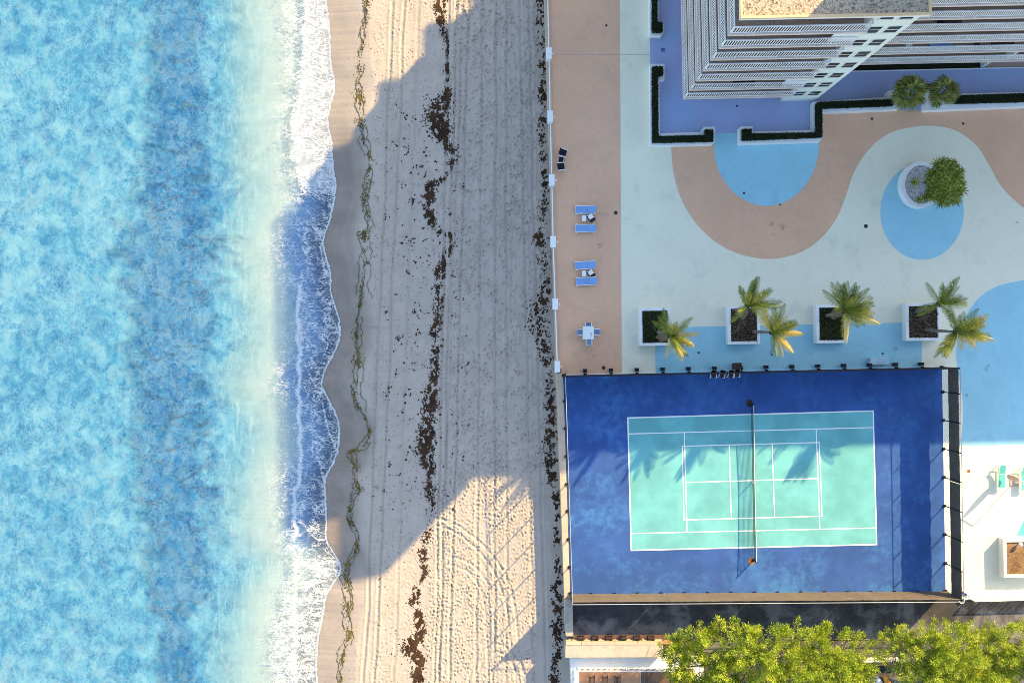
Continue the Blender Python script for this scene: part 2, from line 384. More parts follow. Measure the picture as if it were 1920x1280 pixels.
# reef slabs on the sea bed
npts = 110; rp = np.stack([rng.uniform(200, 440, npts), rng.uniform(-60, 1340, npts)], 1); rh = rng.random(npts)
def reef_fields(x, y):
    wx = x + 26*fbm(x/45, y/45, 4); wy = y + 26*fbm(x/45+50, y/45, 4)
    d1 = np.full(wx.shape, 1e9); d2 = np.full(wx.shape, 1e9); idx = np.zeros(wx.shape, int)
    for i in range(npts):
        d = np.hypot((wx-rp[i, 0])*1.15, wy-rp[i, 1]); k = d < d1
        d2 = np.where(k, d1, np.minimum(d2, d)); idx = np.where(k, i, idx); d1 = np.where(k, d, d1)
    edge = d2-d1
    cen = np.interp(y, [-60, 100, 300, 430, 640, 800, 1000, 1150, 1340], [325, 325, 330, 320, 310, 312, 330, 325, 322]); wid = np.interp(y, [-60, 150, 300, 450, 700, 900, 1120, 1170, 1230, 1340], [62, 58, 70, 95, 80, 78, 60, 25, 45, 55])
    band = 1-sstep(.5, 1.35, np.abs(x-cen)/wid + .6*fbm(x/50, y/35, 4))
    gap = (1-sstep(1.0, 5.0, edge + 2.5*fbm(x/12, y/12, 3)))*sstep(-.3, .2, fbm(x/40+9, y/40, 2))
    return band, gap, idx
ci = np.where((xs > 140) & (xs < 520))[0]; sl_ = np.s_[:, ci[0]:ci[-1]+1]
band, gap, idx = reef_fields(X[sl_], Y[sl_])
reef = np.zeros_like(Z); crack = np.zeros_like(Z)
reef[sl_] = band; crack[sl_] = gap*band
Z[sl_] += band*(.25+.3*rh[idx]) - gap*band*.25
wet_shade = (1-sstep(25, 62, s + 10*fbm(X/80, Y/90, 3)))*1.0
# wet sand reaches further where the photograph's tide left it
wet_shade = np.maximum(wet_shade, (1-sstep(45, 75, s+10*fbm(X/70, Y/110, 3)))*.8)
V = np.stack([toX(X), toY(Y), Z], -1).reshape(-1, 3); nr, nc = X.shape
q = np.arange(nr*nc).reshape(nr, nc); F = np.stack([q[1:, :-1], q[1:, 1:], q[:-1, 1:], q[:-1, :-1]], -1).reshape(-1, 4)

def sand_mat():
    m, n, l, b = nodes('sand'); ge = n.new('ShaderNodeNewGeometry'); co = ge.outputs['Position']
    t1 = noise_node(n, l, .5, 6, .65, co); t2 = noise_node(n, l, 7, 5, .7, co); t3 = noise_node(n, l, 45, 3, .7, co)
    f = mathn(n, l, 'ADD', mathn(n, l, 'MULTIPLY', t1.outputs[0], .4), mathn(n, l, 'ADD', mathn(n, l, 'MULTIPLY', t2.outputs[0], .35), mathn(n, l, 'MULTIPLY', t3.outputs[0], .25)))
    dry_ = mixc(n, l, srange(n, l, f, .34, .66), (.37, .315, .26), (.46, .395, .33))
    wet_ = mixc(n, l, srange(n, l, t1.outputs[0], .35, .65), (.22, .18, .145), (.275, .223, .178))
    mpz = n.new('ShaderNodeMapping'); l.new(co, mpz.inputs[0]); mpz.inputs['Scale'].default_value = (1, .55, 1)
    sp1 = noise_node(n, l, 6.5, 2, .5, mpz.outputs[0], .6); sp2 = noise_node(n, l, .45, 4, .6, mpz.outputs[0])
    spk = mathn(n, l, 'MULTIPLY', srange(n, l, sp1.outputs[0], .64, .70), srange(n, l, sp2.outputs[0], .42, .58))
    dry_ = mixc(n, l, mathn(n, l, 'MULTIPLY', spk, .7), dry_, (.17, .13, .095))
    dry_ = mixc(n, l, mathn(n, l, 'MULTIPLY', attr(n, 'press'), .32), dry_, (.27, .225, .18))
    c = mixc(n, l, attr(n, 'wet_shade'), dry_, wet_)
    # sea bed: pale sand with darker weed patches, then reef rock
    t4 = noise_node(n, l, .62, 7, .66, co, .8)
    bed = mixc(n, l, mathn(n, l, 'MULTIPLY', srange(n, l, t4.outputs[0], .45, .62), attr(n, 'weed')), (.66, .64, .54), (.16, .22, .26))
    c = mixc(n, l, attr(n, 'bed'), c, bed)
    rock = mixc(n, l, srange(n, l, noise_node(n, l, 1.6, 7, .75, co, .6).outputs[0], .40, .62), (.015, .09, .23), (.15, .34, .52))
    c = mixc(n, l, attr(n, 'reef'), c, rock)
    c = mixc(n, l, attr(n, 'crack'), c, (.03, .075, .14))
    l.new(c, b.inputs['Base Color'])
    l.new(srange(n, l, attr(n, 'wet_shade'), 0, 1, .95, .45), b.inputs['Roughness']); b.inputs['Specular IOR Level'].default_value = .25
    bp = n.new('ShaderNodeBump'); bp.inputs['Distance'].default_value = .02
    l.new(srange(n, l, attr(n, 'wet_shade'), 0, .6, .55, .03), bp.inputs['Strength']); l.new(mathn(n, l, 'ADD', t2.outputs[0], mathn(n, l, 'MULTIPLY', t3.outputs[0], .5)), bp.inputs['Height'])
    l.new(bp.outputs[0], b.inputs['Normal'])
    return m
def put_attr(me, name, a):
    at = me.attributes.new(name, 'FLOAT', 'POINT'); at.data.foreach_set('value', np.asarray(a, dtype=np.float32).ravel())
me = np_mesh('beach', V, F, sand_mat(), True)
wet_shade = wet_shade*(.45+.55*sstep(190, 300, Y)*(1-sstep(1030, 1110, Y)))  # darkening held back on sunlit stretches, so shade is painted into the wet band
put_attr(me, 'wet_shade', wet_shade); put_attr(me, 'press', np.clip(press, 0, 1)); put_attr(me, 'bed', 1-sstep(-60, -10, s)); put_attr(me, 'weed', 1-sstep(-260, -110, s)); put_attr(me, 'reef', reef); put_attr(me, 'crack', crack)
tag(link('beach', me), kind='structure')
def sand_z(px, py):
    return float(base_z(np.array([px - float(shore(np.array([py], float))[0])]))[0])

# ---- sea surface
ys2 = np.concatenate([-60 - np.geomspace(1, 9000, 14)[::-1], np.arange(-60, 1340, 2.0), 1340 + np.geomspace(1, 9000, 14)])
ds = np.concatenate([np.arange(0, 24, 1.5), np.arange(24, 220, 2.5), np.arange(220, 700, 5.), 700+np.geomspace(4, 12000, 16)])
D, Y2 = np.meshgrid(ds, ys2); SX2 = shore(Y2); X2 = SX2 - D
zs = np.maximum(-2.60 + .03*fbm(X2/40, Y2/60, 3)*sstep(60, 200, D), base_z(-D) + .035 + .02*sstep(0, 12, D))
# foam density map
def bandx(cx, w, soft): return 1-sstep(w-soft, w+soft, np.abs(X2-cx))
foam = .26*(1-sstep(80, 165, D + 18*fbm(X2/30, Y2/45, 3)))                         # thin lace of the shallows
foam = np.maximum(foam, .36*(1-sstep(75, 130, D+12*fbm(X2/22, Y2/30, 3))))
topw = np.interp(Y2, [-60, 0, 100, 200, 300, 360, 400], [48, 48, 58, 72, 82, 70, 10])
foam = np.maximum(foam, .74*(1-sstep(topw-8, topw+10, D+10*fbm(X2/14, Y2/20, 4)))*(1-sstep(335, 400, Y2 + (SX2-D-560)*-.25)))
mid = sstep(350, 400, Y2)*(1-sstep(990, 1040, Y2))
crest = np.interp(Y2, [370, 430, 480, 520, 580, 640, 700, 760, 860, 900, 930], [546, 556, 571, 562, 553, 556, 557, 556, 560, 556, 548])
foam = np.where(mid > .02, foam*(1-mid*.55*(1-sstep(0, 78, D))) , foam)
crest = crest + 6*noise2(Y2/24., Y2*0+4) + 2.5*noise2(Y2/8., Y2*0+6)
body = mid*(.40+.35*fbm(X2/24, Y2/30, 3))*(1-sstep(-4, 6, crest-X2))
foam = np.maximum(foam, body)
foam = np.maximum(foam, mid*1.0*np.exp(-((X2-crest-3)/(5+3*fbm(Y2/25, X2*0, 2)))**2)*sstep(430, 600, Y2))
foam = np.maximum(foam, mid*.9*np.exp(-((X2-crest-1)/3.0)**2)*np.clip(.75+.9*fbm(X2/18, Y2/26, 3), 0, 1))
low = sstep(1000, 1060, Y2); foam = np.maximum(foam, low*(.56+.35*fbm(X2/30, Y2/14, 3))*(1-sstep(72, 100, D)))
foam = np.maximum(foam, low*.95*np.exp(-((X2-(552+6*noise2(Y2/40, Y2*0)))/7)**2)*.8)
foam = np.maximum(foam, np.exp(-((D-2.2)/2.2)**2)*1.05)                              # bright leading edge
for y0, x0, y1, x1 in ((470, 600, 520, 612), (690, 570, 735, 606), (760, 604, 850, 628), (840, 590, 905, 610), (985, 560, 1015, 612), (1100, 560, 1085, 620)):
    for t in np.linspace(0, 1, 26):
        px = x0+(x1-x0)*t; py = y0+(y1-y0)*t+7*math.sin(t*5+y0); foam = np.maximum(foam, .85*np.exp(-(((X2-px)/2.6)**2+((Y2-py)/3.0)**2)))
reefb = 1-sstep(.6, 1.3, np.abs(X2-335)/90+.4*fbm(X2/60, Y2/50, 3)); foam = np.maximum(foam, .02*reefb*np.clip(.6+fbm(X2/50, Y2/60, 3), 0, 1)*((Y2 > -60) & (Y2 < 1340)))
inb = (Y2 > -60) & (Y2 < 1340) & (X2 > 100) & (X2 < 560)
rockb = np.zeros_like(X2); crackb = np.zeros_like(X2); b_, g_, _i = reef_fields(X2[inb], Y2[inb]); rockb[inb] = b_; crackb[inb] = g_*sstep(.1, .7, b_)
deep = sstep(30, 330, D + 22*fbm(X2/70, Y2/110, 3)) ; deep = .04+.96*deep
V = np.stack([toX(X2), toY(Y2), zs], -1).reshape(-1, 3); nr, nc = X2.shape
q = np.arange(nr*nc).reshape(nr, nc); F = np.stack([q[1:, 1:], q[1:, :-1], q[:-1, :-1], q[:-1, 1:]], -1).reshape(-1, 4)
def sea_mat():
    m, n, l, b = nodes('sea_water'); n.remove(b); out = n['Material Output']; ge = n.new('ShaderNodeNewGeometry'); co = ge.outputs['Position']
    dp = attr(n, 'deep'); fo = attr(n, 'foam')
    mp = n.new('ShaderNodeMapping'); l.new(co, mp.inputs[0]); mp.inputs['Scale'].default_value = (1, .8, 1)
    t1 = noise_node(n, l, .85, 3.5, .55, mp.outputs[0], .5); t2 = noise_node(n, l, 3.0, 3, .6, mp.outputs[0], .5); t0 = noise_node(n, l, .13, 3, .55, co)
    mot = mathn(n, l, 'ADD', mathn(n, l, 'ADD', mathn(n, l, 'MULTIPLY', t1.outputs[0], .55), mathn(n, l, 'MULTIPLY', t2.outputs[0], .22)), mathn(n, l, 'MULTIPLY', t0.outputs[0], .23))
    r = ramp(n, [(.41, (.035, .19, .40)), (.475, (.075, .28, .48)), (.525, (.13, .36, .53)), (.62, (.23, .46, .58))]); l.new(mot, r.inputs[0])
    sh = mixc(n, l, srange(n, l, mot, .4, .6), (.34, .42, .38), (.43, .49, .445))
    scat = mixc(n, l, srange(n, l, dp, .05, .75), sh, r.outputs[0])
    tint = mixc(n, l, srange(n, l, dp, 0, .8), (.80, .89, .95), (.33, .69, .84))
    tr = n.new('ShaderNodeBsdfTransparent'); tint = mixc(n, l, attr(n, 'swash_shade'), tint, (.47, .65, .93)); l.new(tint, tr.inputs[0])  # blue of shaded surf painted into the nearshore water tint
    # fine net of light and ripples
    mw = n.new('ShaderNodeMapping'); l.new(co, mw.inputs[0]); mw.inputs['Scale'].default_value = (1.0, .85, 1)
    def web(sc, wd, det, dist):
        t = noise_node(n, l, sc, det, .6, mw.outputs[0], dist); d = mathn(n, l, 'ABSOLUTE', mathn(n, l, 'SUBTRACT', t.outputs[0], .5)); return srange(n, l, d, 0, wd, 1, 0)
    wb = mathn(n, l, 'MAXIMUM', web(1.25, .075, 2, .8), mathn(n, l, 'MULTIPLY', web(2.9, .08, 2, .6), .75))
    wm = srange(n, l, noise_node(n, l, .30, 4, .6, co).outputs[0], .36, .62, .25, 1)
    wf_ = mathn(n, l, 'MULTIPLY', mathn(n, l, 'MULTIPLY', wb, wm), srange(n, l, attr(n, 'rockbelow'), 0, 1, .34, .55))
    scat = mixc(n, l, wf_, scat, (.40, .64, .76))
    scat = mixc(n, l, mathn(n, l, 'MULTIPLY', attr(n, 'crackbelow'), .5), scat, (.03, .15, .30))
    ms_ = n.new('ShaderNodeMapping'); l.new(co, ms_.inputs[0]); ms_.inputs['Scale'].default_value = (3.6, .55, 1); ms_.inputs['Rotation'].default_value = (0, 0, .05)
    rip = noise_node(n, l, 1.0, 3, .6, ms_.outputs[0], .4); scat = mixc(n, l, mathn(n, l, 'MULTIPLY', srange(n, l, rip.outputs[0], .52, .66, 0, .40), mathn(n, l, 'MULTIPLY', srange(n, l, dp, .45, .85, 1, .05), srange(n, l, dp, .05, .2, .2, 1))), scat, (.60, .72, .70))
    df = n.new('ShaderNodeBsdfDiffuse'); l.new(scat, df.inputs[0])
    mx = n.new('ShaderNodeMixShader'); l.new(mathn(n, l, 'MULTIPLY', mathn(n, l, 'MULTIPLY', srange(n, l, dp, .0, .9, .16, .54), srange(n, l, attr(n, 'swash_shade'), 0, 1, 1, .25)), srange(n, l, attr(n, 'rockbelow'), 0, 1, 1, .66)), mx.inputs[0]); l.new(tr.outputs[0], mx.inputs[1]); l.new(df.outputs[0], mx.inputs[2])
    # foam lace: webs of bubbles between open cells, drawn along the contour lines of two noises
    mq = n.new('ShaderNodeMapping'); l.new(co, mq.inputs[0]); mq.inputs['Scale'].default_value = (.8, 1.45, 1)
    w = mathn(n, l, 'POWER', fo, 1.6)
    def lace(sc, k, det, dist):
        t = noise_node(n, l, sc, det, .55, mq.outputs[0], dist); d = mathn(n, l, 'ABSOLUTE', mathn(n, l, 'SUBTRACT', t.outputs[0], .5))
        wid = mathn(n, l, 'ADD', mathn(n, l, 'MULTIPLY', w, k), .010)
        return mathn(n, l, 'SUBTRACT', 1, mathn(n, l, 'DIVIDE', d, wid), None, True)
    a = lace(1.05, .15, 2.5, 1.2); c = lace(2.5, .13, 2, .9)
    la = mathn(n, l, 'MAXIMUM', a, mathn(n, l, 'MULTIPLY', c, .9))
    la = mathn(n, l, 'POWER', la, .75)
    br = noise_node(n, l, .8, 3, .6, co)
    la = mathn(n, l, 'MULTIPLY', la, srange(n, l, mathn(n, l, 'ADD', br.outputs[0], mathn(n, l, 'MULTIPLY', fo, .42)), .46, .78))
    la = mathn(n, l, 'MULTIPLY', la, srange(n, l, fo, .06, .4), None, True)
    la = mathn(n, l, 'MAXIMUM', la, srange(n, l, fo, .5, .95, 0, .75))
    fd = n.new('ShaderNodeBsdfDiffuse'); fd.inputs[0].default_value = (.62, .64, .64, 1)
    bpf = n.new('ShaderNodeBump'); bpf.inputs['Strength'].default_value = .5; bpf.inputs['Distance'].default_value = .05; l.new(la, bpf.inputs['Height']); l.new(bpf.outputs[0], fd.inputs['Normal'])
    m2 = n.new('ShaderNodeMixShader'); l.new(mathn(n, l, 'MULTIPLY', la, .95, None, True), m2.inputs[0]); l.new(mx.outputs[0], m2.inputs[1]); l.new(fd.outputs[0], m2.inputs[2])
    # wavelets
    bp = n.new('ShaderNodeBump'); bp.inputs['Strength'].default_value = .35; bp.inputs['Distance'].default_value = .08; l.new(t2.outputs[0], bp.inputs['Height'])
    gl = n.new('ShaderNodeBsdfGlossy'); gl.inputs['Roughness'].default_value = .08; l.new(bp.outputs[0], gl.inputs['Normal'])
    m3 = n.new('ShaderNodeMixShader'); m3.inputs[0].default_value = .03; l.new(m2.outputs[0], m3.inputs[1]); l.new(gl.outputs[0], m3.inputs[2])
    l.new(m3.outputs[0], out.inputs[0]); return m
me = np_mesh('sea', V, F, sea_mat(), True); put_attr(me, 'deep', deep); put_attr(me, 'foam', foam); put_attr(me, 'rockbelow', rockb); put_attr(me, 'crackbelow', crackb); sww = np.interp(Y2, [-60, 150, 330, 380, 1000, 1040], [30, 45, 62, 74, 74, 60]); put_attr(me, 'swash_shade', (1-sstep(sww-14, sww+16, D+8*fbm(X2/20, Y2/30, 3)))*(.35+.65*sstep(2, 14, D))*(1-.8*sstep(1005, 1050, Y2)))  # painted shade blue: full along the tower's shadow, cut back on sunlit stretches
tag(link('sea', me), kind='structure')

# ------------------------------------------------------------------ ground, terrace, painted floor
g = MB(); g.sheet([(toX(1066), -420), (900, -420), (900, 420), (toX(1066), 420)], -2.05)
tag(g.build('ground', MT['concrete']), kind='structure')
ter = MB(); ter.prism(XY([(1028,-1400),(1028,0),(1046,690),(1050,703),(1068,1124),(2900,1124),(2900,-1400)]), -2.3, 0.0)
terrace = tag(ter.build('terrace', MT['pale_deck']), kind='structure')
def patch(name, pts, m, z, par=terrace):
    mb = MB(); mb.sheet(XY(pts, z), z); return mb.build(name, MT[m], par)
patch('coral_strip', [(1029,-60),(1161,-60),(1162,0),(1166,699),(1049,702),(1047,690),(1029,0)], 'coral_deck', .004)
patch('violet_floor', [(1218,-60),(1960,-60),(1960,188),(1530,205),(1530,262),(1220,270)], 'violet_deck', .004)
coral = [(1258,273),(1264,330),(1283,385),(1320,435),(1370,470),(1430,485),(1485,479),(1530,455),(1565,415),(1585,370),(1602,322),(1627,283),(1662,253),(1702,240),(1748,236),(1792,245),(1830,272),(1855,310),(1878,350),(1920,390),(1980,425)]
patch('coral_floor', smoothline(coral, 6) + [(1980,180),(1700,196),(1535,203),(1535,262)], 'coral_deck', .008)
patch('blue_half_circle', [(1437-99*math.cos(t), 268+118*math.sin(t)) for t in np.linspace(0, math.pi, 48)] + [(1536,250),(1338,250)], 'blue_deck', .012)
patch('blue_half_circle_doorway', [(1338,236),(1390,236),(1390,249.7),(1338,249.7)], 'violet_deck', .012)
patch('gateway_floor', [(1687,183),(1737,181),(1737,206.5),(1693,207.5)], 'violet_deck', .012)
patch('blue_oval', [(1729+78*math.cos(t), 397+90*math.sin(t)) for t in np.linspace(0, 2*math.pi, 64)[:-1]], 'blue_deck', .012)
patch('blue_band', [(1228,614),(1730,604),(1728,688),(1229,700)], 'blue_deck', .004)
big = smoothline([(1980,516),(1920,525),(1875,535),(1842,553),(1815,585),(1798,625),(1793,662),(1797,700),(1804,742),(1806,780),(1801,822),(1794,836)], 5)
patch('blue_pool_circle', big + [(1980,832)], 'blue_deck', .004)  # blue ends at the tower's shadow edge; sunlit floor beyond is painted pale
patch('blue_leaf', [(1930,955),(1916,982),(1906,1004),(1960,1006)], 'mint_sling', .004)
# darker repair squares on the paint
for x, y, w, h in ((1070,45,20,14),(1140,250,10,13),(1150,150,6,10)):
    patch('repair_patch', [(x-w,y-h),(x+w,y-h),(x+w,y+h),(x-w,y+h)], 'coral_deck', .008)

for pts in ([(1031,103),(1161,102.4),(1161,103),(1031,103.6)], [(1163,102.4),(1217,102),(1217,102.6),(1163,103)]):
    mb = MB(); mb.sheet(XY(pts), .0135); mb.build('joint', MT['joint'], terrace)
for x, y, r_ in ((1420,352,7),(1408,368,5),(1446,420,6),(1466,425,8),(1450,440,4),(1128,401,6),(1138,403,5),(1124,460,6),(1115,667,5),(1448,660,7),(1520,662,6),(1678,655,6),(1205,640,5),(1850,690,8),(1812,741,4)):
    mb = MB(); w = P(x, y); mb.sheet([(w.x+(r_/S)*random.uniform(.6, 1.1)*math.cos(t), w.y+(r_/S)*random.uniform(.6, 1.1)*math.sin(t)) for t in np.linspace(0, 6.28, 12)[:-1]], .0142); mb.build('grime_spot', MT['grime'], terrace)
# ------------------------------------------------------------------ seawall
sw = empty('seawall', P(1040, 640, 0), 0, 'long tan concrete seawall between the beach and the terrace', 'seawall')
def wallseg(pts_l, pts_r, z0, z1, name, m):
    mb = MB(); L = XY(pts_l, z1); R = XY(pts_r, z1)
    mb.prism(L + R[::-1], z0, z1); o = mb.build(name, MT[m], sw); o.matrix_parent_inverse = sw.matrix_world.inverted(); return o
bpy.context.view_layer.update()
wallseg([(1018,-400),(1021.5,0),(1043,690)], [(1026.5,-400),(1030,0),(1048,690)], -3.0, .10, 'wall_body', 'wall_cap')
wallseg([(1041.5,690.5),(1044,730),(1058.5,1124)], [(1053.5,690.5),(1056,730),(1069.5,1124)], -3.0, .12, 'court_wall', 'wall_cap')
wallseg([(1059,1126),(1061,1192)], [(1073.5,1126),(1075,1192)], -3.0, .6, 'alley_pier', 'concrete')

# balustrade of the terrace: pillars with lamps, white rails
bal = empty('balustrade', P(1030, 340, 0), 0, 'white rail balustrade with square pillars along the seawall', 'balustrade')
bpy.context.view_layer.update()
def under(o, par):
    o.parent = par; o.matrix_parent_inverse = par.matrix_world.inverted(); return o
pill = [(1026.5,-16),(1029,101),(1031.5,219),(1034.5,338),(1037,453.5),(1041,570),(1045,687)]
pm = MB(); pm.box(-.21, -.44, 0, .21, .44, 1.0); pm.box(-.25, -.5, 1.0, .25, .5, 1.08); pmm = pm.mesh('pillar', MT['white'])
lm = MB(); lm.ball((.36, -.02, .95), .085, 10, 6); lm.bar((.2, -.02, .9), (.36, -.02, .9), .04, .04); lmm = lm.mesh('globe_lamp', MT['lamp'], True)
for x, y in pill:
    w = P(x, y, 1.0); o = under(link('pillar', pmm, None, (w.x, w.y, 0.1)), bal); g2 = link('globe_lamp', lmm, o)
for (xa, ya), (xb, yb) in zip(pill[:-1], pill[1:]):
    a = P(xa+.5, ya+11, 1.0); b = P(xb-.2, yb-11, 1.0)
    mb = MB(); a.z = b.z = .98; mb.bar(a, b, .09, .06); 
    for z in (.30, .52, .74): mb.bar((a.x, a.y, z), (b.x, b.y, z), .03, .03)
    for t in np.linspace(0, 1, 5): p = a.lerp(b, t); mb.bar((p.x, p.y, .1), (p.x, p.y, .95), .05, .05)
    under(mb.build('rail_bay', MT['white_rail']), bal)

# ------------------------------------------------------------------ tennis court
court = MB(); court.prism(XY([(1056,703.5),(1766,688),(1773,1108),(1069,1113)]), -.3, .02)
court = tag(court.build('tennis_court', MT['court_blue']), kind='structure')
inner = [(1177,783),(1637,770),(1643.5,1020),(1183.5,1031)]
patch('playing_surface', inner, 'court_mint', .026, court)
def cl(a, b, w=.075):
    a = P(*a); b = P(*b); mb = MB(); d = (b-a).normalized(); n_ = Vector((-d.y, d.x, 0))*w/2; a = a-d*w/2; b = b+d*w/2
    mb.add([(p.x, p.y, .032 + CL[0]) for p in (a-n_, b-n_, b+n_, a+n_)], [(0,1,2,3)]); CL[0] += .0006
    mb.build('court_line', MT['line'], court)
CL = [0.]
for i in range(4): cl(inner[i], inner[(i+1) % 4], .11)
for a, b, w in (((1178,813),(1638,801),.09), ((1182.5,999.5),(1642.5,989),.09), ((1283,811),(1288,996),.09), ((1530,804),(1537,991),.09), ((1285,904),(1534,896.5),.09)):
    cl(a, b, w)
for a, b in (((1279,836),(1536,829)), ((1536,829),(1541,967)), ((1541,967),(1282.5,974)), ((1282.5,974),(1279,836)), ((1367,834),(1371,971)), ((1447.5,831),(1452,969))):
    cl(a, b, .09)
# net
net = empty('tennis_net', P(1411, 903), 0, 'dark tennis net with white top band across the court', 'net')
bpy.context.view_layer.update()
na, nb = P(1407.5, 757), P(1413, 1049); nd = (nb-na).normalized()
mb = MB(); NL = (nb-na).length
top = lambda t: 1.10 - .16*(1-abs(2*t-1)**1.6)
for i in range(int(NL/.09)+1):
    t = i*.09/NL; p = na+(nb-na)*t; mb.bar((p.x, p.y, .08), (p.x, p.y, top(t)), .011, .011)
for k in range(11):
    for j in range(12):
        t0, t1 = j/12, (j+1)/12; p = na.lerp(nb, t0); q_ = na.lerp(nb, t1); f0 = k/11
        mb.bar((p.x, p.y, .08+(top(t0)-.08)*f0), (q_.x, q_.y, .08+(top(t1)-.08)*f0), .011, .011)
under(mb.build('net_mesh', MT['black']), net)
mb = MB()
for j in range(12):
    t0, t1 = j/12, (j+1)/12; p = na.lerp(nb, t0); q_ = na.lerp(nb, t1); mb.bar((p.x, p.y, top(t0)), (q_.x, q_.y, top(t1)), .035, .06)
under(mb.build('top_band', MT['white_rail']), net)
for e in (na, nb):
    mb = MB(); mb.tube([(e.x, e.y, .02), (e.x, e.y, 1.16)], .055, 10); mb.ball((e.x, e.y, 1.17), .06, 8, 5); mb.tube([(e.x, e.y, .03), (e.x, e.y, .07)], .16, 10); under(mb.build('net_post', MT['black'], smooth=False), net)
c_ = na.lerp(nb, .5); mb = MB(); mb.bar((c_.x, c_.y, .03), (c_.x, c_.y, .95), .06, .05); under(mb.build('centre_strap', MT['white_rail']), net)
mb = MB(); mb.sheet([(nb.x-.22+.3*math.cos(t), nb.y-.12+.34*math.sin(t)) for t in np.linspace(0, 6.28, 14)[:-1]], .0245); mb.build('rust_stain', MT['rust'], court)
mb = MB(); mb.sheet([(na.x-.12+.3*math.cos(t), na.y+.05+.36*math.sin(t)) for t in np.linspace(0, 6.28, 14)[:-1]], .0245); mb.build('rust_stain', MT['soil'], court)

# court fences
def fence(A, B, posts, label, z0=.02, hgt_=3.47, screen=None, m_screen='screen', pil=False, brace=0):
    a, b = P(*A), P(*B); root = empty('court_fence', ((a.x+b.x)/2, (a.y+b.y)/2, z0), 0, label, 'fence', 'fences around the tennis court')
    bpy.context.view_layer.update(); d = (b-a).normalized(); nrm = Vector((-d.y, d.x, 0)); L = (b-a).length
    pmesh = MB(); pmesh.tube([(0,0,0), (0,0,hgt_)], .045, 8); pmesh.box(-.12,-.12,0,.12,.12,.10); pmesh = pmesh.mesh('post', MT['black'])
    for t in posts:
        p = a+(b-a)*t; under(link('post', pmesh, None, (p.x, p.y, z0)), root)
    mb = MB(); mb.tube([(a.x, a.y, z0+hgt_), (b.x, b.y, z0+hgt_)], .07 if pil else .035, 8); under(mb.build('top_rail', MT['black' if pil else 'grey_metal']), root)
    mb = MB(); zz = [.05, 3.40]; step = .42; k = int(L/step)
    for i in range(k):
        for sgn in (1, -1):
            p = a+d*(i*step); e = min(max(i*step+sgn*3.35, 0), L); q_ = a+d*e; f_ = abs(e-i*step)/3.35
            mb.bar((p.x, p.y, z0+.05), (q_.x, q_.y, z0+.05+3.35*f_), .005, .005)
    o = under(mb.build('wire_mesh', MT['black']), root)
    if screen:
        n_ = max(1, round(L/8.8))
        for i in range(n_):
            p0 = a+d*(L*i/n_+.02); p1 = a+d*(L*(i+1)/n_-.02); mb = MB(); K = 24; vs = []; fs = []
            for j in range(K+1):
                p = p0.lerp(p1, j/K); sag = .025*math.sin(j*1.7+i)+.02*math.sin(j*.6+2*i)
                for z, off in ((screen[0]+sag, .06), ((screen[0]+screen[1])/2, .07+.02*math.sin(j*1.1)), (screen[1]+sag, .06)):
                    w = p + nrm*off*brace; vs.append((w.x, w.y, z0+z)); vs.append((w.x+nrm.x*.012, w.y+nrm.y*.012, z0+z))
            for j in range(K):
                for r in range(2):
                    for s_ in (0, 1):
                        i0 = j*6+r*2+s_; fs.append((i0, i0+6, i0+8, i0+2))
                fs.append((j*6, j*6+6, j*6+7, j*6+1)); fs.append((j*6+4, j*6+5, j*6+11, j*6+10))
            mb.add(vs, fs); under(mb.build('windscreen_panel', MT[m_screen]), root)
    return root
def lin(vals, a, b): return [(v-a)/(b-a) for v in vals]
fe = fence((1766.5,688),(1773,1108), lin([689,734.5,787.5,841,894,947.5,1001,1055,1107],688,1108), 'tall court fence on the pool side with dark windscreen above a gap', screen=(.98, 2.95), brace=1)
fs_ = fence((1069,1113),(1772.5,1108), lin([1071]+[1108+43.7*k for k in range(15)]+[1770],1069,1772), 'court fence along the dark alley with sunlit windscreen', screen=(.25, 2.95), brace=1)
fn = fence((1056.5,703),(1766,688), lin([1058]+[1097+48.6*k for k in range(14)]+[1765],1056,1766), 'court fence between the four palm planters and the court', screen=(.15, 3.2), m_screen='black', pil=True, brace=-1)
fw = fence((1056,704),(1069,1112), lin([704,752,803,855,907,957,1010,1062,1111],704,1112), 'open wire court fence on the seawall facing the beach', z0=.12)
for k in range(15):
    p = P(1097+48.6*k-48.6, 702-14*(k*48.6-8)/710-6.5, .5)
    mb = MB(); mb.box(p.x-.15, p.y-.14, 0, p.x+.15, p.y+.14, .5); mb.box(p.x-.17, p.y-.16, .5, p.x+.17, p.y+.16, .56); under(mb.build('footing', MT['black']), fn)
mb = MB(); mb.prism(XY([(1070,1113.5),(1773,1108.5),(1773,1114),(1070,1119)]), -.3, .10); tag(mb.build('kerb', MT['concrete']), kind='structure')

# ------------------------------------------------------------------ apartment tower
TH = math.radians(1.2); O = P(1269, 204)
tower = empty('apartment_tower', (O.x, O.y, 0), TH, 'white apartment tower with stacked railed balconies and a windowed stair wall', 'building')
FL = [4.0 + 2.84*k for k in range(8)]     # slab tops; the last is the roof
def tpart(mb, name, m, par=None, smooth=False): return mb.build(name, MT[m], par or tower, smooth)
U1, U2 = 9.35, 12.42; VE = 2.66
def uv(px, py):
    w = P(px, py) - O; return (w.x*math.cos(TH)+w.y*math.sin(TH), -w.x*math.sin(TH)+w.y*math.cos(TH))
steps = [uv(*p) for p in ((1258,-404),(1340,-406),(1340,-506),(1422,-509),(1422,-614),(1509,-617),(1509,-721),(1601,-724),(1601,-830),(2650,-860))]
NW = [(0.0, steps[0][1])] + steps[1:]
roofpoly = [(0, 0), (U2, 0), (U2, VE), (steps[-1][0], VE)] + NW[::-1]
ins = 1.7
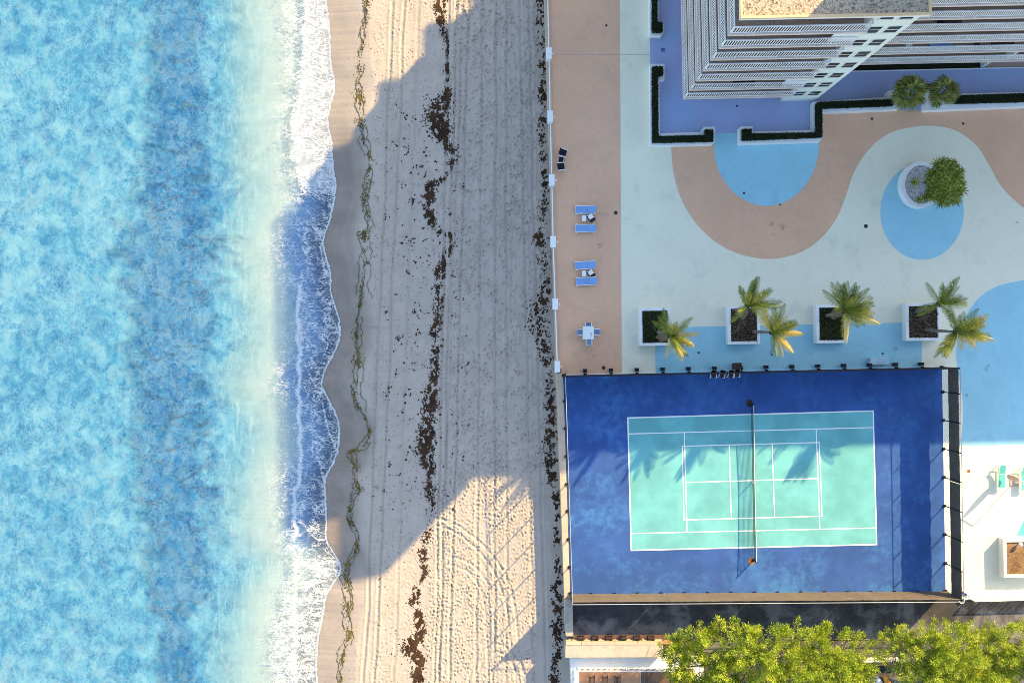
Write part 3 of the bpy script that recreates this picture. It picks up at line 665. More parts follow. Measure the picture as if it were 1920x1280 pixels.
core = [(ins, ins), (U1, ins), (U1, 5), (U2, 5), (U2, VE+ins), (steps[-1][0]-1, VE+ins)] + [(x+ins*.8, y-ins*.8) for x, y in NW[::-1]]
mb = MB(); mb.prism(core, 0, FL[7]-.22); tpart(mb, 'outer_wall', 'wall_dark')
mb = MB(); mb.prism(roofpoly, FL[7]-.25, FL[7]-.02); tpart(mb, 'roof_slab', 'white')
inset = lambda poly, d: [(x+d*sx, y+d*sy) for (x, y), (sx, sy) in zip(poly, [(1,1),(-1,1),(-1,1),(-1,1)]+[(-1,-1)]*(len(NW)-0))]
rp_in = [(.16,.16),(U2-.16,.16),(U2-.16,VE+.16),(steps[-1][0]-.16,VE+.16)] + [(x+.16, y-.16) for x, y in NW[::-1]]
mb = MB(); mb.sheet(rp_in, FL[7]+.02); tpart(mb, 'roof_gravel', 'roof_gravel')
mb = MB(); mb.ring(roofpoly, rp_in, FL[7]-.02, FL[7]+.16); tpart(mb, 'roof_coping', 'tan')
pu, pv = uv(1522, 157)
mb = MB(); mb.box(pu, pv, FL[7]+.03, pu+3.4, pv+6, 29.8); tpart(mb, 'lift_house', 'white')
# stair wall with windows
mb = MB(); mb.box(U1, .45, 0, U2, 5.0, FL[7]-.26); tpart(mb, 'stair_wall', 'fin')
wf = MB()
for x0, x1, z0, z1 in ((-.5,.5,0,.05),(-.5,.5,1.36,1.4),(-.5,-.45,.05,1.36),(.45,.5,.05,1.36),(-.45,.45,.66,.74)): wf.box(x0,-.03,z0,x1,.05,z1)
wf.box(-.55,-.07,-.07,.55,.05,-.005)
wfm = wf.mesh('window', MT['fin']); pn = MB(); pn.box(-.45,-.024,0,.45,.01,.61); pnm = pn.mesh('pane', MT['glass'])
for k in range(-1, 7):
    for j in (0, 1):
        zz = FL[0]+2.84*k+.95
        o = link('window', wfm, tower, (U1+.86+1.32*j, .43, zz))
        link('pane', pnm, o, (0, 0, .05)); link('pane', pnm, o, (0, 0, .745))
# balconies
def panel_mesh(L, pitch, bw, nm):
    mb = MB(); mb.box(0,-.04,1.22,L,.04,1.30); mb.box(0,-.02,.08,L,.02,.14); mb.box(0,-.03,0,.06,.03,1.22)
    n_ = int((L-.06)/pitch)
    for i in range(1, n_): x = .06+i*(L-.06)/n_; mb.box(x-bw/2,-.012,.14,x+bw/2,.012,1.22)
    return mb.mesh(nm, MT['white_rail'])
LW = 9.2/6; pmW = panel_mesh(LW, .17, .06, 'railing_panel'); LE = 1.72; pmE = panel_mesh(LE, .15, .06, 'railing_panel')
rw = 1.55; pmV = panel_mesh(rw, .17, .06, 'railing_panel')
for k in range(7):
    z = FL[k]
    bl = MB(); vN = steps[0][1]
    bl.prism([(-.10,-.10),(U1-.004,-.10),(U1-.004,ins+.1),(ins+.1,ins+.1),(ins+.1,vN),(-.10,vN)], z-.22, z)
    b = tpart(bl, 'balcony', 'balcony_tile')
    ed = MB(); ed.ring([(-.13,-.13),(U1-.004,-.13),(U1-.004,ins+.15),(ins+.15,ins+.15),(ins+.15,vN),(-.13,vN)],[(.05,.05),(U1-.2,.05),(U1-.2,ins),(ins,ins),(ins,vN-.2),(.05,vN-.2)], z-.24, z+.03)
    ed.build('slab_edge', MT['slab_edge'], b)
    for i in range(6): link('railing_panel', pmW, b, (.03+i*LW, .0, z+.03))
    link('railing_panel', pmV, b, (U1-.09, -.02, z+.03), (0, 0, math.pi/2), (.3, 1, 1))
    nV = 7 if k < 2 else (6 if k < 5 else 5)
    for i in range(nV): link('railing_panel', pmV, b, (0, rw*i+.03, z+.03), (0, 0, math.pi/2))
    mb = MB(); mb.box(-.03, rw*nV+.06, z+.03, .03, vN, z+1.3); mb.build('railing_run', MT['white_rail'], b)
    if k in (1, 5):      # white roller shutter closing the end of the balcony
        mb = MB()
        for i in range(10): mb.box(U1-1.9, .12, z+.1+i*.22, U1-.06, .17+.012*(i % 2), z+.1+i*.22+.205)
        mb.box(U1-1.95, .08, z+2.3, U1-.03, .30, z+2.6); mb.build('shutter', MT['white'], b)
    else:
        mb = MB(); mb.box(U1-.7, 1.0, z+.01, U1-.62, 1.72, z+2.6); mb.build('divider', MT['black'], b)
    # east wing
    e0 = U2+.004; e1 = steps[-1][0]-2
    bl = MB(); bl.prism([(e0,VE-.10),(e1,VE-.10),(e1,VE+ins+.1),(e0,VE+ins+.1)], z-.22, z); b = tpart(bl, 'balcony', 'balcony_tile')
    ed = MB(); ed.ring([(e0,VE-.13),(e1,VE-.13),(e1,VE+ins+.15),(e0,VE+ins+.15)],[(e0+.03,VE+.05),(e1-.2,VE+.05),(e1-.2,VE+ins),(e0+.03,VE+ins)], z-.24, z+.03); ed.build('slab_edge', MT['slab_edge'], b)
    nE = 13 if k < 3 else (10 if k < 5 else 0)
    for i in range(nE): link('railing_panel', pmE, b, (e0+.1+i*LE, VE, z+.03))
    if k == 5:
        for i in range(8): link('railing_panel', pmE, b, (e0+.1+i*LE, VE, z+.03))
        nE = 8
    mb = MB(); mb.box(e0+.1+nE*LE, VE-.03, z+.03, e1, VE+.03, z+1.3); mb.build('railing_run', MT['white_rail'], b)
    if k in (0, 2):
        mb = MB(); x = e0+15.2+(2.4 if k else 0); mb.box(x, VE+.05, z+.02, x+.12, VE+ins, z+2.6); mb.build('divider', MT['white'], b)
# things kept on the balconies (seen between the railings)
def blob_furn(name, u, v, k, m, label, cat, kind):
    z = FL[k]; w = Vector((O.x+u*math.cos(TH)-v*math.sin(TH), O.y+u*math.sin(TH)+v*math.cos(TH), z))
    r = empty(name, w, TH, label, cat)
    if kind == 'chair':
        mb = MB(); mb.box(-.25,-.25,.38,.25,.25,.44); mb.build('seat', MT[m], r)
        mb = MB(); mb.box(-.25,.2,.44,.25,.26,.9); mb.build('backrest', MT[m], r)
        for sx in (-.22,.22):
            for sy in (-.22,.22): q = MB(); q.bar((sx,sy,0),(sx,sy,.38),.04,.04); q.build('leg', MT[m], r)
    else:
        mb = MB(); mb.box(-.9,-.25,.30,.9,.25,.36); mb.build('top', MT[m], r)
        for sx in (-.8,.8): q = MB(); q.box(sx-.04,-.2,0,sx+.04,.2,.30); q.build('leg', MT[m], r)
blob_furn('chair', 14.4+3.6, VE+.42, 3, 'black', 'black chair on an upper balcony of the long wing', 'chair', 'chair')
blob_furn('bench', 12.4+8.3, VE+.36, 1, 'blue_sling', 'low blue bench on the second lowest balcony of the long wing', 'bench', 'bench')
blob_furn('bench', 4.3, .36, 1, 'black', 'low black bench on the corner balcony near the tower corner', 'bench', 'bench')
blob_furn('chair', 12.4+5.6, VE+.42, 1, 'white', 'white chair on the second lowest balcony of the long wing', 'chair', 'chair')
blob_furn('chair', 12.4+11.2, VE+.42, 1, 'dark_wood', 'brown chair right of the blue bench on the long wing', 'chair', 'chair')
blob_furn('bench', 12.4+6.4, VE+.42, 3, 'dark_wood', 'brown low table on an upper balcony of the long wing', 'table', 'bench')
blob_furn('bench', 12.4+13.4, VE+.42, 1, 'dark_wood', 'long brown bench near the divider on the long wing', 'bench', 'bench')
# ground-floor patio of the long wing
pz = lambda pts, z: XY(pts, z)
mb = MB(); mb.sheet(XY([(1560,100),(1840,95),(1840,128),(1600,134),(1560,134)], .01), .012); tag(mb.build('turf', MT['turf'], terrace))
mb = MB(); mb.sheet(XY([(1840.3,90),(1985,90),(1985,124),(1840.3,127)], .01), .012); mb.build('patio_floor', MT['patio'], terrace)
mb = MB(); mb.prism(XY([(1596,133.2),(1985,124.4),(1985,126),(1596,134.8)], .1), 0.004, .12); tag(mb.build('kerb', MT['white']), kind='structure')
mb = MB(); mb.prism(XY([(1838,104),(1842,104),(1842,127),(1838,127)], 0), 0.005, 1.9); tag(mb.build('dividing_wall', MT['white']), 'white dividing wall between the turf patio and the tiled patio', 'wall')

# ------------------------------------------------------------------ foliage helpers
def leaves(name, C, Nrm, L, W, m, parent=None, droop=0.0, kind=None, smooth=False):
    """one pointed leaf (two triangles, folded) per point: C tips' bases, Nrm pointing directions"""
    C = np.asarray(C); D_ = np.asarray(Nrm); n = len(C); D_ = D_/np.linalg.norm(D_, axis=1)[:, None]
    L = np.broadcast_to(np.asarray(L, float), (n,)); W = np.broadcast_to(np.asarray(W, float), (n,))
    r = rng.normal(size=(n, 3)); sd = np.cross(D_, r); sd /= np.linalg.norm(sd, axis=1)[:, None]
    mid = C + D_*(L*.45)[:, None]; tip = C + D_*L[:, None]; tip[:, 2] -= droop*L
    V = np.stack([C, mid+sd*(W/2)[:, None], tip, mid-sd*(W/2)[:, None]], 1).reshape(-1, 3); b = np.arange(n)*4
    F = np.stack([b, b+1, b+2, b+3], 1)
    o = link(name, np_mesh(name, V, F, m), parent); 
    if kind: o['kind'] = kind
    return o
def inpoly(x, y, poly):
    c = np.zeros(x.shape, bool); n = len(poly); j = n-1
    for i in range(n):
        xi, yi = poly[i]; xj, yj = poly[j]; k = ((yi > y) != (yj > y)) & (x < (xj-xi)*(y-yi)/(yj-yi+1e-12)+xi); c ^= k; j = i
    return c
def poly_pts(poly, n):
    a = np.array(poly); lo, hi = a.min(0), a.max(0); out = []
    while sum(len(o) for o in out) < n:
        q = rng.uniform(lo, hi, (n*3, 2)); out.append(q[inpoly(q[:, 0], q[:, 1], poly)])
    return np.concatenate(out)[:n]
def area(poly): n = len(poly); return abs(sum(poly[i][0]*poly[(i+1)%n][1]-poly[(i+1)%n][0]*poly[i][1] for i in range(n)))/2

# hedge planters round the tower
def hedge_planter(outer, hedge, lab1, lab2, gravel_poly=None):
    z = .8; ow = XY(outer, z); root = empty('hedge_planter', (*np.mean(ow, 0), 0), 0, lab1, 'planter', 'white hedge planters round the tower'); bpy.context.view_layer.update()
    mb = MB(); mb.prism(ow, 0.003, z); under(mb.build('planter_wall', MT['white']), root)
    if gravel_poly: mb = MB(); mb.prism(XY(gravel_poly, z), z, z+.03); under(mb.build('gravel_bed', MT['gravel']), root)
    hw = XY(hedge, 1.1); mb = MB(); mb.prism([tuple(p) for p in hw], z-.05, 1.12); n_ = int(area(hw)*420); c = poly_pts(hw, n_)
    per = []; 
    for i in range(len(hw)):
        a, b = np.array(hw[i]), np.array(hw[(i+1) % len(hw)]); k = int(np.linalg.norm(b-a)*110); t = rng.random(k)[:, None]; per.append(np.c_[a+(b-a)*t, rng.uniform(z, 1.12, k)])
    per = np.concatenate(per); C = np.concatenate([np.c_[c, 1.08+.05*rng.random(n_)], per]); Dn = rng.normal(size=(len(C), 3))*.8; Dn[:, 2] = np.abs(Dn[:, 2])+.15
    V0 = len(mb.v); o = mb.build('hedge', MT['hedge']); tag(o, lab2, 'hedge', 'clipped hedges in the tower planters')
    leaves('leafage', C, Dn, rng.uniform(.07, .15, len(C)), rng.uniform(.05, .09, len(C)), MT['hedge'], o, kind='stuff')
hedge_planter([(1218,-40),(1235,-40),(1235,49),(1245,49),(1245,61),(1240,67),(1218,67)], [(1223,-40),(1232,-40),(1232,41),(1241.5,43),(1241.5,60),(1223,60)],
              'white planter wall at the top of the picture left of the tower', 'dark hedge strip at the top left of the tower terrace')
hedge_planter([(1218.5,120),(1246,120),(1246,150),(1236.5,151),(1237.5,250),(1317,248),(1317,241),(1320,238),(1340,238),(1340,266),(1336,271),(1219.5,273)], [(1223,126),(1242.5,125),(1242.5,141),(1233,143),(1234,256),(1322,254),(1322,244),(1337,243),(1337,265),(1224,267)],
              'L-shaped white planter wall framing the tower corner on its left', 'L-shaped dark hedge bordering the left side of the violet terrace')
hedge_planter([(1386,240),(1390,237),(1411,237),(1411,247),(1524,244),(1524,191.5),(1664,182),(1664,172),(1668,170),(1680,170),(1680,186),(1692,190),(1691,200),(1686,205),(1543,211),(1543,258),(1538,265),(1386,270)], [(1392,243),(1409,242),(1409,251),(1531,249),(1530,197),(1534,192),(1674,187),(1674,198),(1541,203),(1542,257),(1392,263)],
              'stepped white planter wall right of the half circle doorway', 'stepped dark hedge running from the doorway to the fan palms', [(1675,186),(1687,190),(1686,197),(1675,198)])
hedge_planter([(1734,176),(1738,169),(1748,168),(1749,177),(1985,171),(1985,197),(1738,207.5),(1734,206)], [(1792,180),(1990,173.5),(1990,188),(1792,194)],
              'white planter wall at the right edge below the long wing', 'straight dark hedge at the right edge below the long wing', [(1746,176),(1790,175),(1790,196),(1746,198)])

# square planters with palms
def square_planter(x0, y0, x1, y1, label, fill='soil', cover=None, clabel=None):
    z = .95; a, b = P(x0, y1, z), P(x1, y0, z); root = empty('square_planter', ((a.x+b.x)/2, (a.y+b.y)/2, 0), math.radians(.8), label, 'planter', 'square white planters')
    w, h = (b.x-a.x)/2, (b.y-a.y)/2; th = .26
    mb = MB(); mb.ring([(-w,-h),(w,-h),(w,h),(-w,h)], [(-w+th,-h+th),(w-th,-h+th),(w-th,h-th),(-w+th,h-th)], .003, z); mb.build('planter_wall', MT['white'], root)
    mb = MB(); mb.box(-w+th,-h+th,.003,w-th,h-th,z-.14); mb.build('planting_bed', MT[fill], root)
    if cover:
        n_ = cover; C = np.c_[rng.uniform(-w+th, w-th, n_), rng.uniform(-h+th, h-th, n_), np.full(n_, z-.12)]
        C[:, 2] += .22*np.abs(fbm(C[:, 0]*1.3+x0, C[:, 1]*1.3, 3)); Dn = rng.normal(size=(n_, 3)); Dn[:, 2] = np.abs(Dn[:, 2])+.1
        o = leaves('ground_cover', C, Dn, rng.uniform(.12, .26, n_), rng.uniform(.05, .1, n_), MT['cover' if clabel != 'dry' else 'palm_dead'], None, kind='stuff')
        o.location = root.location; o.rotation_euler = root.rotation_euler
        tag(o, {'dry': 'dry brown litter', None: 'low green leaves'}.get(clabel, 'low green leaves') + ' covering the planter at the ' + label.split(' at the ')[-1] if False else None)
    return root
square_planter(1199, 577, 1257.5, 648, 'leftmost of the four square white palm planters above the court', cover=1500)
square_planter(1365, 573, 1425, 645, 'second square white palm planter from the left, holding two palms', cover=1300, clabel='dry')
square_planter(1531, 571, 1588.5, 643, 'third square white palm planter from the left, under the bushiest palm', cover=1500)
square_planter(1699, 568, 1763.5, 638.5, 'rightmost of the four square white palm planters, with a globe lamp', cover=1500, clabel='dry')
pl5 = square_planter(1882, 1010, 1955, 1082, 'sunlit square white planter of bark chips at the right edge', 'chips')
def globe(px, py, z, label):
    w = P(px, py, z+.3); r = empty('globe_lamp', (w.x, w.y, z), 0, label, 'lamp', 'globe lamps in the planters')
    mb = MB(); mb.tube([(0,0,0),(0,0,.22)], .05, 10); mb.build('stem', MT['grey_metal'], r)
    mb = MB(); mb.ball((0,0,.36), .19, 14, 8); mb.build('globe', MT['lamp'], r, True)
globe(1737, 577, .82, 'white globe lamp in the rightmost palm planter'); globe(1913, 1020, .82, 'white globe lamp in the bark chip planter')
# chips and fallen bits in the lit planter
a = P(1918, 1046, .9)
for i in range(26):
    mb = MB(); x, y = a.x+random.uniform(-1.1, 1.1), a.y+random.uniform(-1.1, 1.1); t = random.random()*3; L = random.uniform(.08, .2)
    mb.bar((x,y,.85),(x+L*math.cos(t), y+L*math.sin(t), .9), .08, .05); o = mb.build('fallen_bract', M('bract_paint', (.5,.08,.06)) if 'bract_paint' not in bpy.data.materials and i % 2 else (bpy.data.materials.get('bract_paint') if i % 2 else MT['table_white']), None)
    under(o, pl5)

# coconut palms
def frond_mesh(nm, m, L, droop, wid, seed):
    r = random.Random(seed); V = []; F = []; K = 20
    def pt(t): return Vector((L*(t-.12*droop*t*t*t), 0, L*(.22*t - droop*.62*t*t)))
    pts = [pt(i/K) for i in range(K+1)]
    for i, p in enumerate(pts):
        w = .045*(1-i/K)+.008; V += [(p.x, -w, p.z), (p.x, w, p.z)]
        if i: b = 2*i; F.append((b-2, b, b+1, b-1))
    for i in range(2, 33):
        t = (i+.3)/33; p = pt(t); tang = (pt(min(1, t+.02))-pt(t-.02)).normalized()
        for sd in (-1, 1):
            ll = wid*1.08*math.sin(math.pi*min(1, t*.93+.08))**.6*r.uniform(.8, 1.12); fw_ = .55+.35*t
            side = Vector((0, sd, 0)); d = (tang*fw_+side*.85+Vector((0, 0, -.62-.5*droop*t))).normalized()
            a = p; m1 = p+d*ll*.55; e = p+(d+Vector((0, 0, -.28))).normalized()*ll; wv = tang*.038; b = len(V)
            V += [tuple(a-wv*.5), tuple(a+wv*.5), tuple(m1+wv*.55), tuple(m1-wv*.55), tuple(e)]; F += [(b, b+1, b+2, b+3), (b+3, b+2, b+4)]
    me = bpy.data.meshes.new(nm); me.from_pydata(V, [], F); me.materials.append(m); return me
FR = {}
for nm, m in (('g', 'palm'), ('y', 'palm_yellow'), ('d', 'palm_dead')):
    for i, dr in enumerate((.25, .55, .95)): FR[nm, i] = frond_mesh('frond', MT[m], 2.5, dr, .62, i+3)
def palm(base, top_px, h, label, az_bias, yel, dead_az, n=17, seed=0, size=1.0):
    r = random.Random(seed); b = P(*base, .8); t = P(*top_px, h); root = empty('coconut_palm', b, 0, label, 'palm tree', 'coconut palms in the square planters')
    d = t-b; mid = d*.5+Vector((d.x*-.12, d.y*.1, 0)); pts = []
    for k in range(11): q = k/10; pts.append(mid*(2*q*(1-q))+d*(q*q))
    mb = MB(); mb.tube(pts, [.19-.10*(k/10)**.6+(.014 if k % 2 else 0) for k in range(11)], 9); mb.build('trunk', MT['bark'], root, True)
    for k in range(n):
        if az_bias: az = math.radians(r.choice(az_bias)+r.uniform(-16, 16))
        else: az = k*2.399+r.uniform(-.2, .2)
        q = k/n; lv = 0 if q < .3 else (1 if q < .75 else 2); pitch = math.radians((58, 22, -12)[lv]+r.uniform(-12, 12))
        key = 'g'
        if lv and any(abs((math.degrees(az)-y_+180) % 360-180) < 22 for y_ in yel): key = 'y'
        o = link('frond', FR[key, lv], root, d+Vector((0, 0, .05)), None); s_ = size*r.uniform(.82, 1.12)
        o.rotation_euler = (r.uniform(-.35, .35), -pitch, az); o.scale = (s_, s_, s_)
    for a_ in dead_az:
        o = link('frond', FR['d', 2], root, d-Vector((0, 0, .15)), None); s_ = size*r.uniform(.8, 1.0)
        o.rotation_euler = (r.uniform(-.4, .4), math.radians(r.uniform(42, 68)), math.radians(a_+r.uniform(-12, 12))); o.scale = (s_, s_, s_)
    mb = MB()
    for k in range(5): a_ = k*1.26; mb.ball((d.x+.17*math.cos(a_), d.y+.17*math.sin(a_), d.z-.16), .10, 7, 5)
    mb.build('coconuts', MT['cover'], root, True)
palm((1234,622),(1257,630), 6.7, 'palm with yellow tips leaning over the leftmost square planter', (100, 75, 55, 35, 15, -10, -20, -75, -60, 120), (-12, -85, 5), (200, 175, 150, 225), 25, 1)
palm((1382,592),(1402,574), 8.4, 'fully shaded green palm at the upper side of the second planter', (125, 95, 60, 40, 20, -5, -35, -75, 215, 75), (), (250, 265, 225), 22, 2, 1.05)
palm((1412,622),(1448,623), 7.0, 'sun-tipped yellow palm leaning off the right edge of the second planter', (90, 75, 40, 20, 0, -20, -55, -80, 120), (0, -20, -60, 25, 120), (), 22, 3, 1.02)
palm((1550,592),(1585,583), 7.5, 'bushy round-crowned palm over the third square planter', (100, 80, 45, 15, -10, -40, -70, -95, 160, 130), (-12, -70), (200, 235, 215), 32, 4, 1.12)
palm((1718,585),(1762,570), 7.3, 'green palm at the upper corner of the rightmost square planter', (112, 70, 45, 20, -15, -40, 200, 60), (), (), 18, 5, 1.04)
palm((1735,618),(1793,622), 6.9, 'largest sun-tipped palm right of the rightmost square planter', (105, 70, 45, 20, -10, -35, -55, 240, 30, -20), (25, -10, -35, -50, -65), (250,), 28, 6, 1.12)
# dry fronds fallen into the planters
for x, y, a_, lab in ((1382,622,1.2,'dry fallen frond at the lower left of the second palm planter'),(1398,612,2.0,'dry fallen frond across the middle of the second palm planter'),(1405,634,.4,'dry fallen frond at the lower right of the second palm planter'),(1724,598,.3,'dry fallen frond at the left of the rightmost palm planter'),(1745,612,2.4,'dry fallen frond near the trunk in the rightmost palm planter'),(1735,628,3.0,'dry fallen frond at the lower edge of the rightmost palm planter'),(1235,628,2.2,'dry fallen frond on the green leaves of the leftmost palm planter')):
    w = P(x, y, .95); o = link('fallen_frond', FR['d', 0], None, w, (random.uniform(-.3, .3), .12, a_), (.5, .5, .5))
    tag(o, lab, 'palm frond', 'fallen fronds in the palm planters')

# fan palms
def fan_leaf():
    V = [(0,-.02,0),(0,.02,0),(.75,.015,.1),(.75,-.015,.1)]; F = [(0,1,2,3)]
    for k in range(15):
        a = math.radians(-105+k*15); ll = .72*(1-.12*abs(k-7)/7); b = len(V); d = Vector((math.cos(a), math.sin(a), -.10-.25*abs(math.sin(a)))); s_ = Vector((-math.sin(a), math.cos(a), 0))*.055
        o = Vector((.75, 0, .1)); m1 = o+d*ll*.6; V += [tuple(o), tuple(m1+s_), tuple(o+d*ll+Vector((0,0,-.1))), tuple(m1-s_)]; F.append((b, b+1, b+2, b+3))
    me = bpy.data.meshes.new('frond'); me.from_pydata(V, [], F); me.materials.append(MT['fan']); return me
fl = fan_leaf()
def fan_palm(bx, by, top, h, n, sz, label):
    b = P(bx, by, .82); t = P(*top, h); d = t-b; root = empty('fan_palm', b, 0, label, 'palm tree', 'fan palms beside the gateway')
    mb = MB(); mb.tube([(0,0,0), d*.5, d], [.16,.13,.12], 9); mb.build('trunk', MT['bark'], root, True)
    for k in range(n):
        az = k*2.399; q = k/n; pitch = math.radians(78-q*105); o = link('frond', fl, root, d+Vector((0, 0, .1-.3*q)), (random.uniform(-.3, .3), -pitch, az)); s_ = sz*random.choice((.62, .8, .95, 1.0, 1.1, 1.22)); o.scale = (s_, s_, s_)
fan_palm(1682, 192, (1705,172), 3.4, 30, 1.12, 'larger fan palm left of the gateway in the hedge wall')
fan_palm(1752, 190, (1771,173), 3.0, 26, .98, 'smaller fan palm right of the gateway in the hedge wall')
# clipped ball shrub in a pot
w = P(1742, 163, .9); r_ = empty('potted_shrub', (w.x, w.y, 0), 0, 'round clipped shrub in a dark pot by the gateway', 'potted plant')
mb = MB(); mb.tube([(0,0,.005),(0,0,.45)], [.18,.25], 12); mb.build('pot', MT['black'], r_)
n_ = 500; Dn = rng.normal(size=(n_, 3)); Dn /= np.linalg.norm(Dn, axis=1)[:, None]; leaves('foliage', Dn*.20+np.array([0,0,.72]), Dn+rng.normal(size=(n_,3))*.5, .12, .07, MT['hedge'], r_)

# round planter with screw pine
z = .85; c = P(1727.5, 346, z); rp_ = empty('round_planter', (c.x, c.y, 0), 0, 'round white planter of grey gravel on the blue oval', 'planter')
el = lambda rx, ry: [(rx*math.cos(t), ry*math.sin(t)) for t in np.linspace(0, 2*math.pi, 49)[:-1]]
mb = MB(); mb.ring(el(1.80, 2.08), el(1.45, 1.72), .003, z); mb.build('planter_wall', MT['white'], rp_)
mb = MB(); mb.prism(el(1.449, 1.719), .003, z-.12); mb.build('gravel_bed', MT['gravel'], rp_)
sp = empty('screw_pine', P(1736, 342, .73), 0, 'spiky screw pine tree spreading from the round planter', 'tree'); bpy.context.view_layer.update(); sb = sp.location.copy()
def rosette_mesh(seed):
    r = np.random.default_rng(seed); n = 30; C = np.zeros((n, 3)); az = np.arange(n)*2.399; q = np.arange(n)/n; el_ = np.radians(80-95*q)
    D_ = np.c_[np.cos(az)*np.cos(el_), np.sin(az)*np.cos(el_), np.sin(el_)]; L = .42+.16*q; sd = np.c_[-np.sin(az), np.cos(az), 0*az]*.034
    mid = D_*(L*.5)[:, None]; tip = D_*L[:, None]; tip[:, 2] -= .08
    V = np.stack([C-sd*.5, C+sd*.5, mid+sd, tip, mid-sd], 1).reshape(-1, 3); b = np.arange(n)*5
    F = [(i, i+1, i+2, i+4) for i in b]+[(i+4, i+2, i+3) for i in b]
    me = bpy.data.meshes.new('leaf_rosette'); me.from_pydata([tuple(v) for v in V], [], F); me.materials.append(MT['spiky']); return me
RM = [rosette_mesh(i) for i in range(3)]
tips = []
for i in range(66):
    a_ = i*2.399; rr = math.sqrt((i+.5)/66); px = 1773+34*rr*math.cos(a_); py = 344+43*rr*math.sin(a_)
    if px < 1752 and py < 330: continue
    hh = 4.1-1.5*rr*rr+random.uniform(-.25, .25); tips.append(P(px, py, hh))
tips += [P(1715, 341, 1.9), P(1723, 374, 2.0), P(1733, 370, 2.4), P(1744, 325, 2.8), P(1754, 322, 3.0), P(1768, 302, 3.2), P(1743, 366, 2.6), P(1800, 358, 3.0), P(1757, 335, 3.4)]
mb = MB(); tr_top = P(1750, 343, 1.9)-sb; mb.tube([(0,0,0), tr_top*.5+Vector((0,.05,0)), tr_top], [.16,.13,.11], 8)
hubs = [P(1764,325,2.7)-sb, P(1768,350,2.8)-sb, P(1757,372,2.3)-sb, P(1790,345,2.8)-sb]
for h_ in hubs: mb.tube([tr_top, (tr_top+h_)*.5+Vector((0,0,.1)), h_], [.09,.07,.06], 6)
for t in tips:
    q = t-sb; h_ = min(hubs+[tr_top], key=lambda e: (e-q).length); mb.tube([h_, (h_+q)*.5-Vector((0,0,.12)), q], [.05,.035,.03], 5, False)
mb.build('trunk', MT['bark'], sp, True)
for t in tips:
    o = link('leaf_rosette', random.choice(RM), sp, t-sb, (random.uniform(-.5,.5), random.uniform(-.5,.5), random.random()*6)); s_ = random.uniform(.95, 1.35); o.scale = (s_,)*3

# ------------------------------------------------------------------ furniture
def lounger_proto(m):
    r = empty('sun_lounger')
    fr = MB()
    for sy in (-.34, .34): fr.bar((-.92, sy, .33), (.92, sy, .33), .06, .07)
    for sx in (-.9, .9): fr.bar((sx, -.34, .33), (sx, .34, .33), .05, .05)
    fr.build('frame', MT['white_rail'], r)
    mb = MB(); mb.box(-.90,-.30,.35,.17,.30,.38); mb.build('sling_seat', MT[m], r)
    mb = MB(); mb.add([(.20,-.30,.36),(.92,-.30,.52),(.92,.30,.52),(.20,.30,.36),(.20,-.30,.39),(.92,-.30,.55),(.92,.30,.55),(.20,.30,.39)], [(3,2,1,0),(4,5,6,7),(0,1,5,4),(1,2,6,5),(2,3,7,6),(3,0,4,7)]); mb.build('sling_back', MT[m], r)
    for sx in (-.8, .72):
        for sy in (-.36, .36): q = MB(); q.bar((sx, sy, .0), (sx, sy*.97, .34), .06, .06); q.ball((sx, sy*1.06, .36), .045, 6, 4); q.build('leg', MT['white_rail'], r)
    return r
L0 = lounger_proto('blue_sling'); first = True
for x, y, a_, lab in ((1098,393,.0,'blue sun lounger on the upper side of the upper pair'), (1098,428,.0,'blue sun lounger on the lower side of the upper pair'), (1097.5,497,.06,'tilted blue sun lounger on the upper side of the lower pair'), (1099.5,527,.05,'tilted blue sun lounger on the lower side of the lower pair')):
    o = L0 if first else dup(L0); first = False; w = P(x, y, .38); o.location = (w.x, w.y, .006); o.rotation_euler.z = a_; tag(o, lab, 'sun lounger', 'blue sun loungers on the coral strip')
T0 = None
for x, y, lab in ((1095,409.5,'rounded white side table between the upper pair of loungers'), (1095,513,'rounded white side table between the lower pair of loungers')):
    if T0 is None:
        T0 = empty('side_table'); mb = MB(); pts = [(.20*math.copysign(abs(math.cos(t))**.55, math.cos(t)), .27*math.copysign(abs(math.sin(t))**.55, math.sin(t))) for t in np.linspace(0, 2*math.pi, 25)[:-1]]
        mb.prism(pts, .40, .44); mb.build('tabletop', MT['table_white'], T0)
        for sx in (-.13, .13):
            for sy in (-.18, .18): q = MB(); q.bar((sx, sy, 0), (sx, sy, .40), .04, .04); q.build('leg', MT['table_white'], T0)
        o = T0
    else: o = dup(T0)
    w = P(x, y, .44); o.location = (w.x, w.y, .006); tag(o, lab, 'side table', 'rounded white side tables')
T1 = None
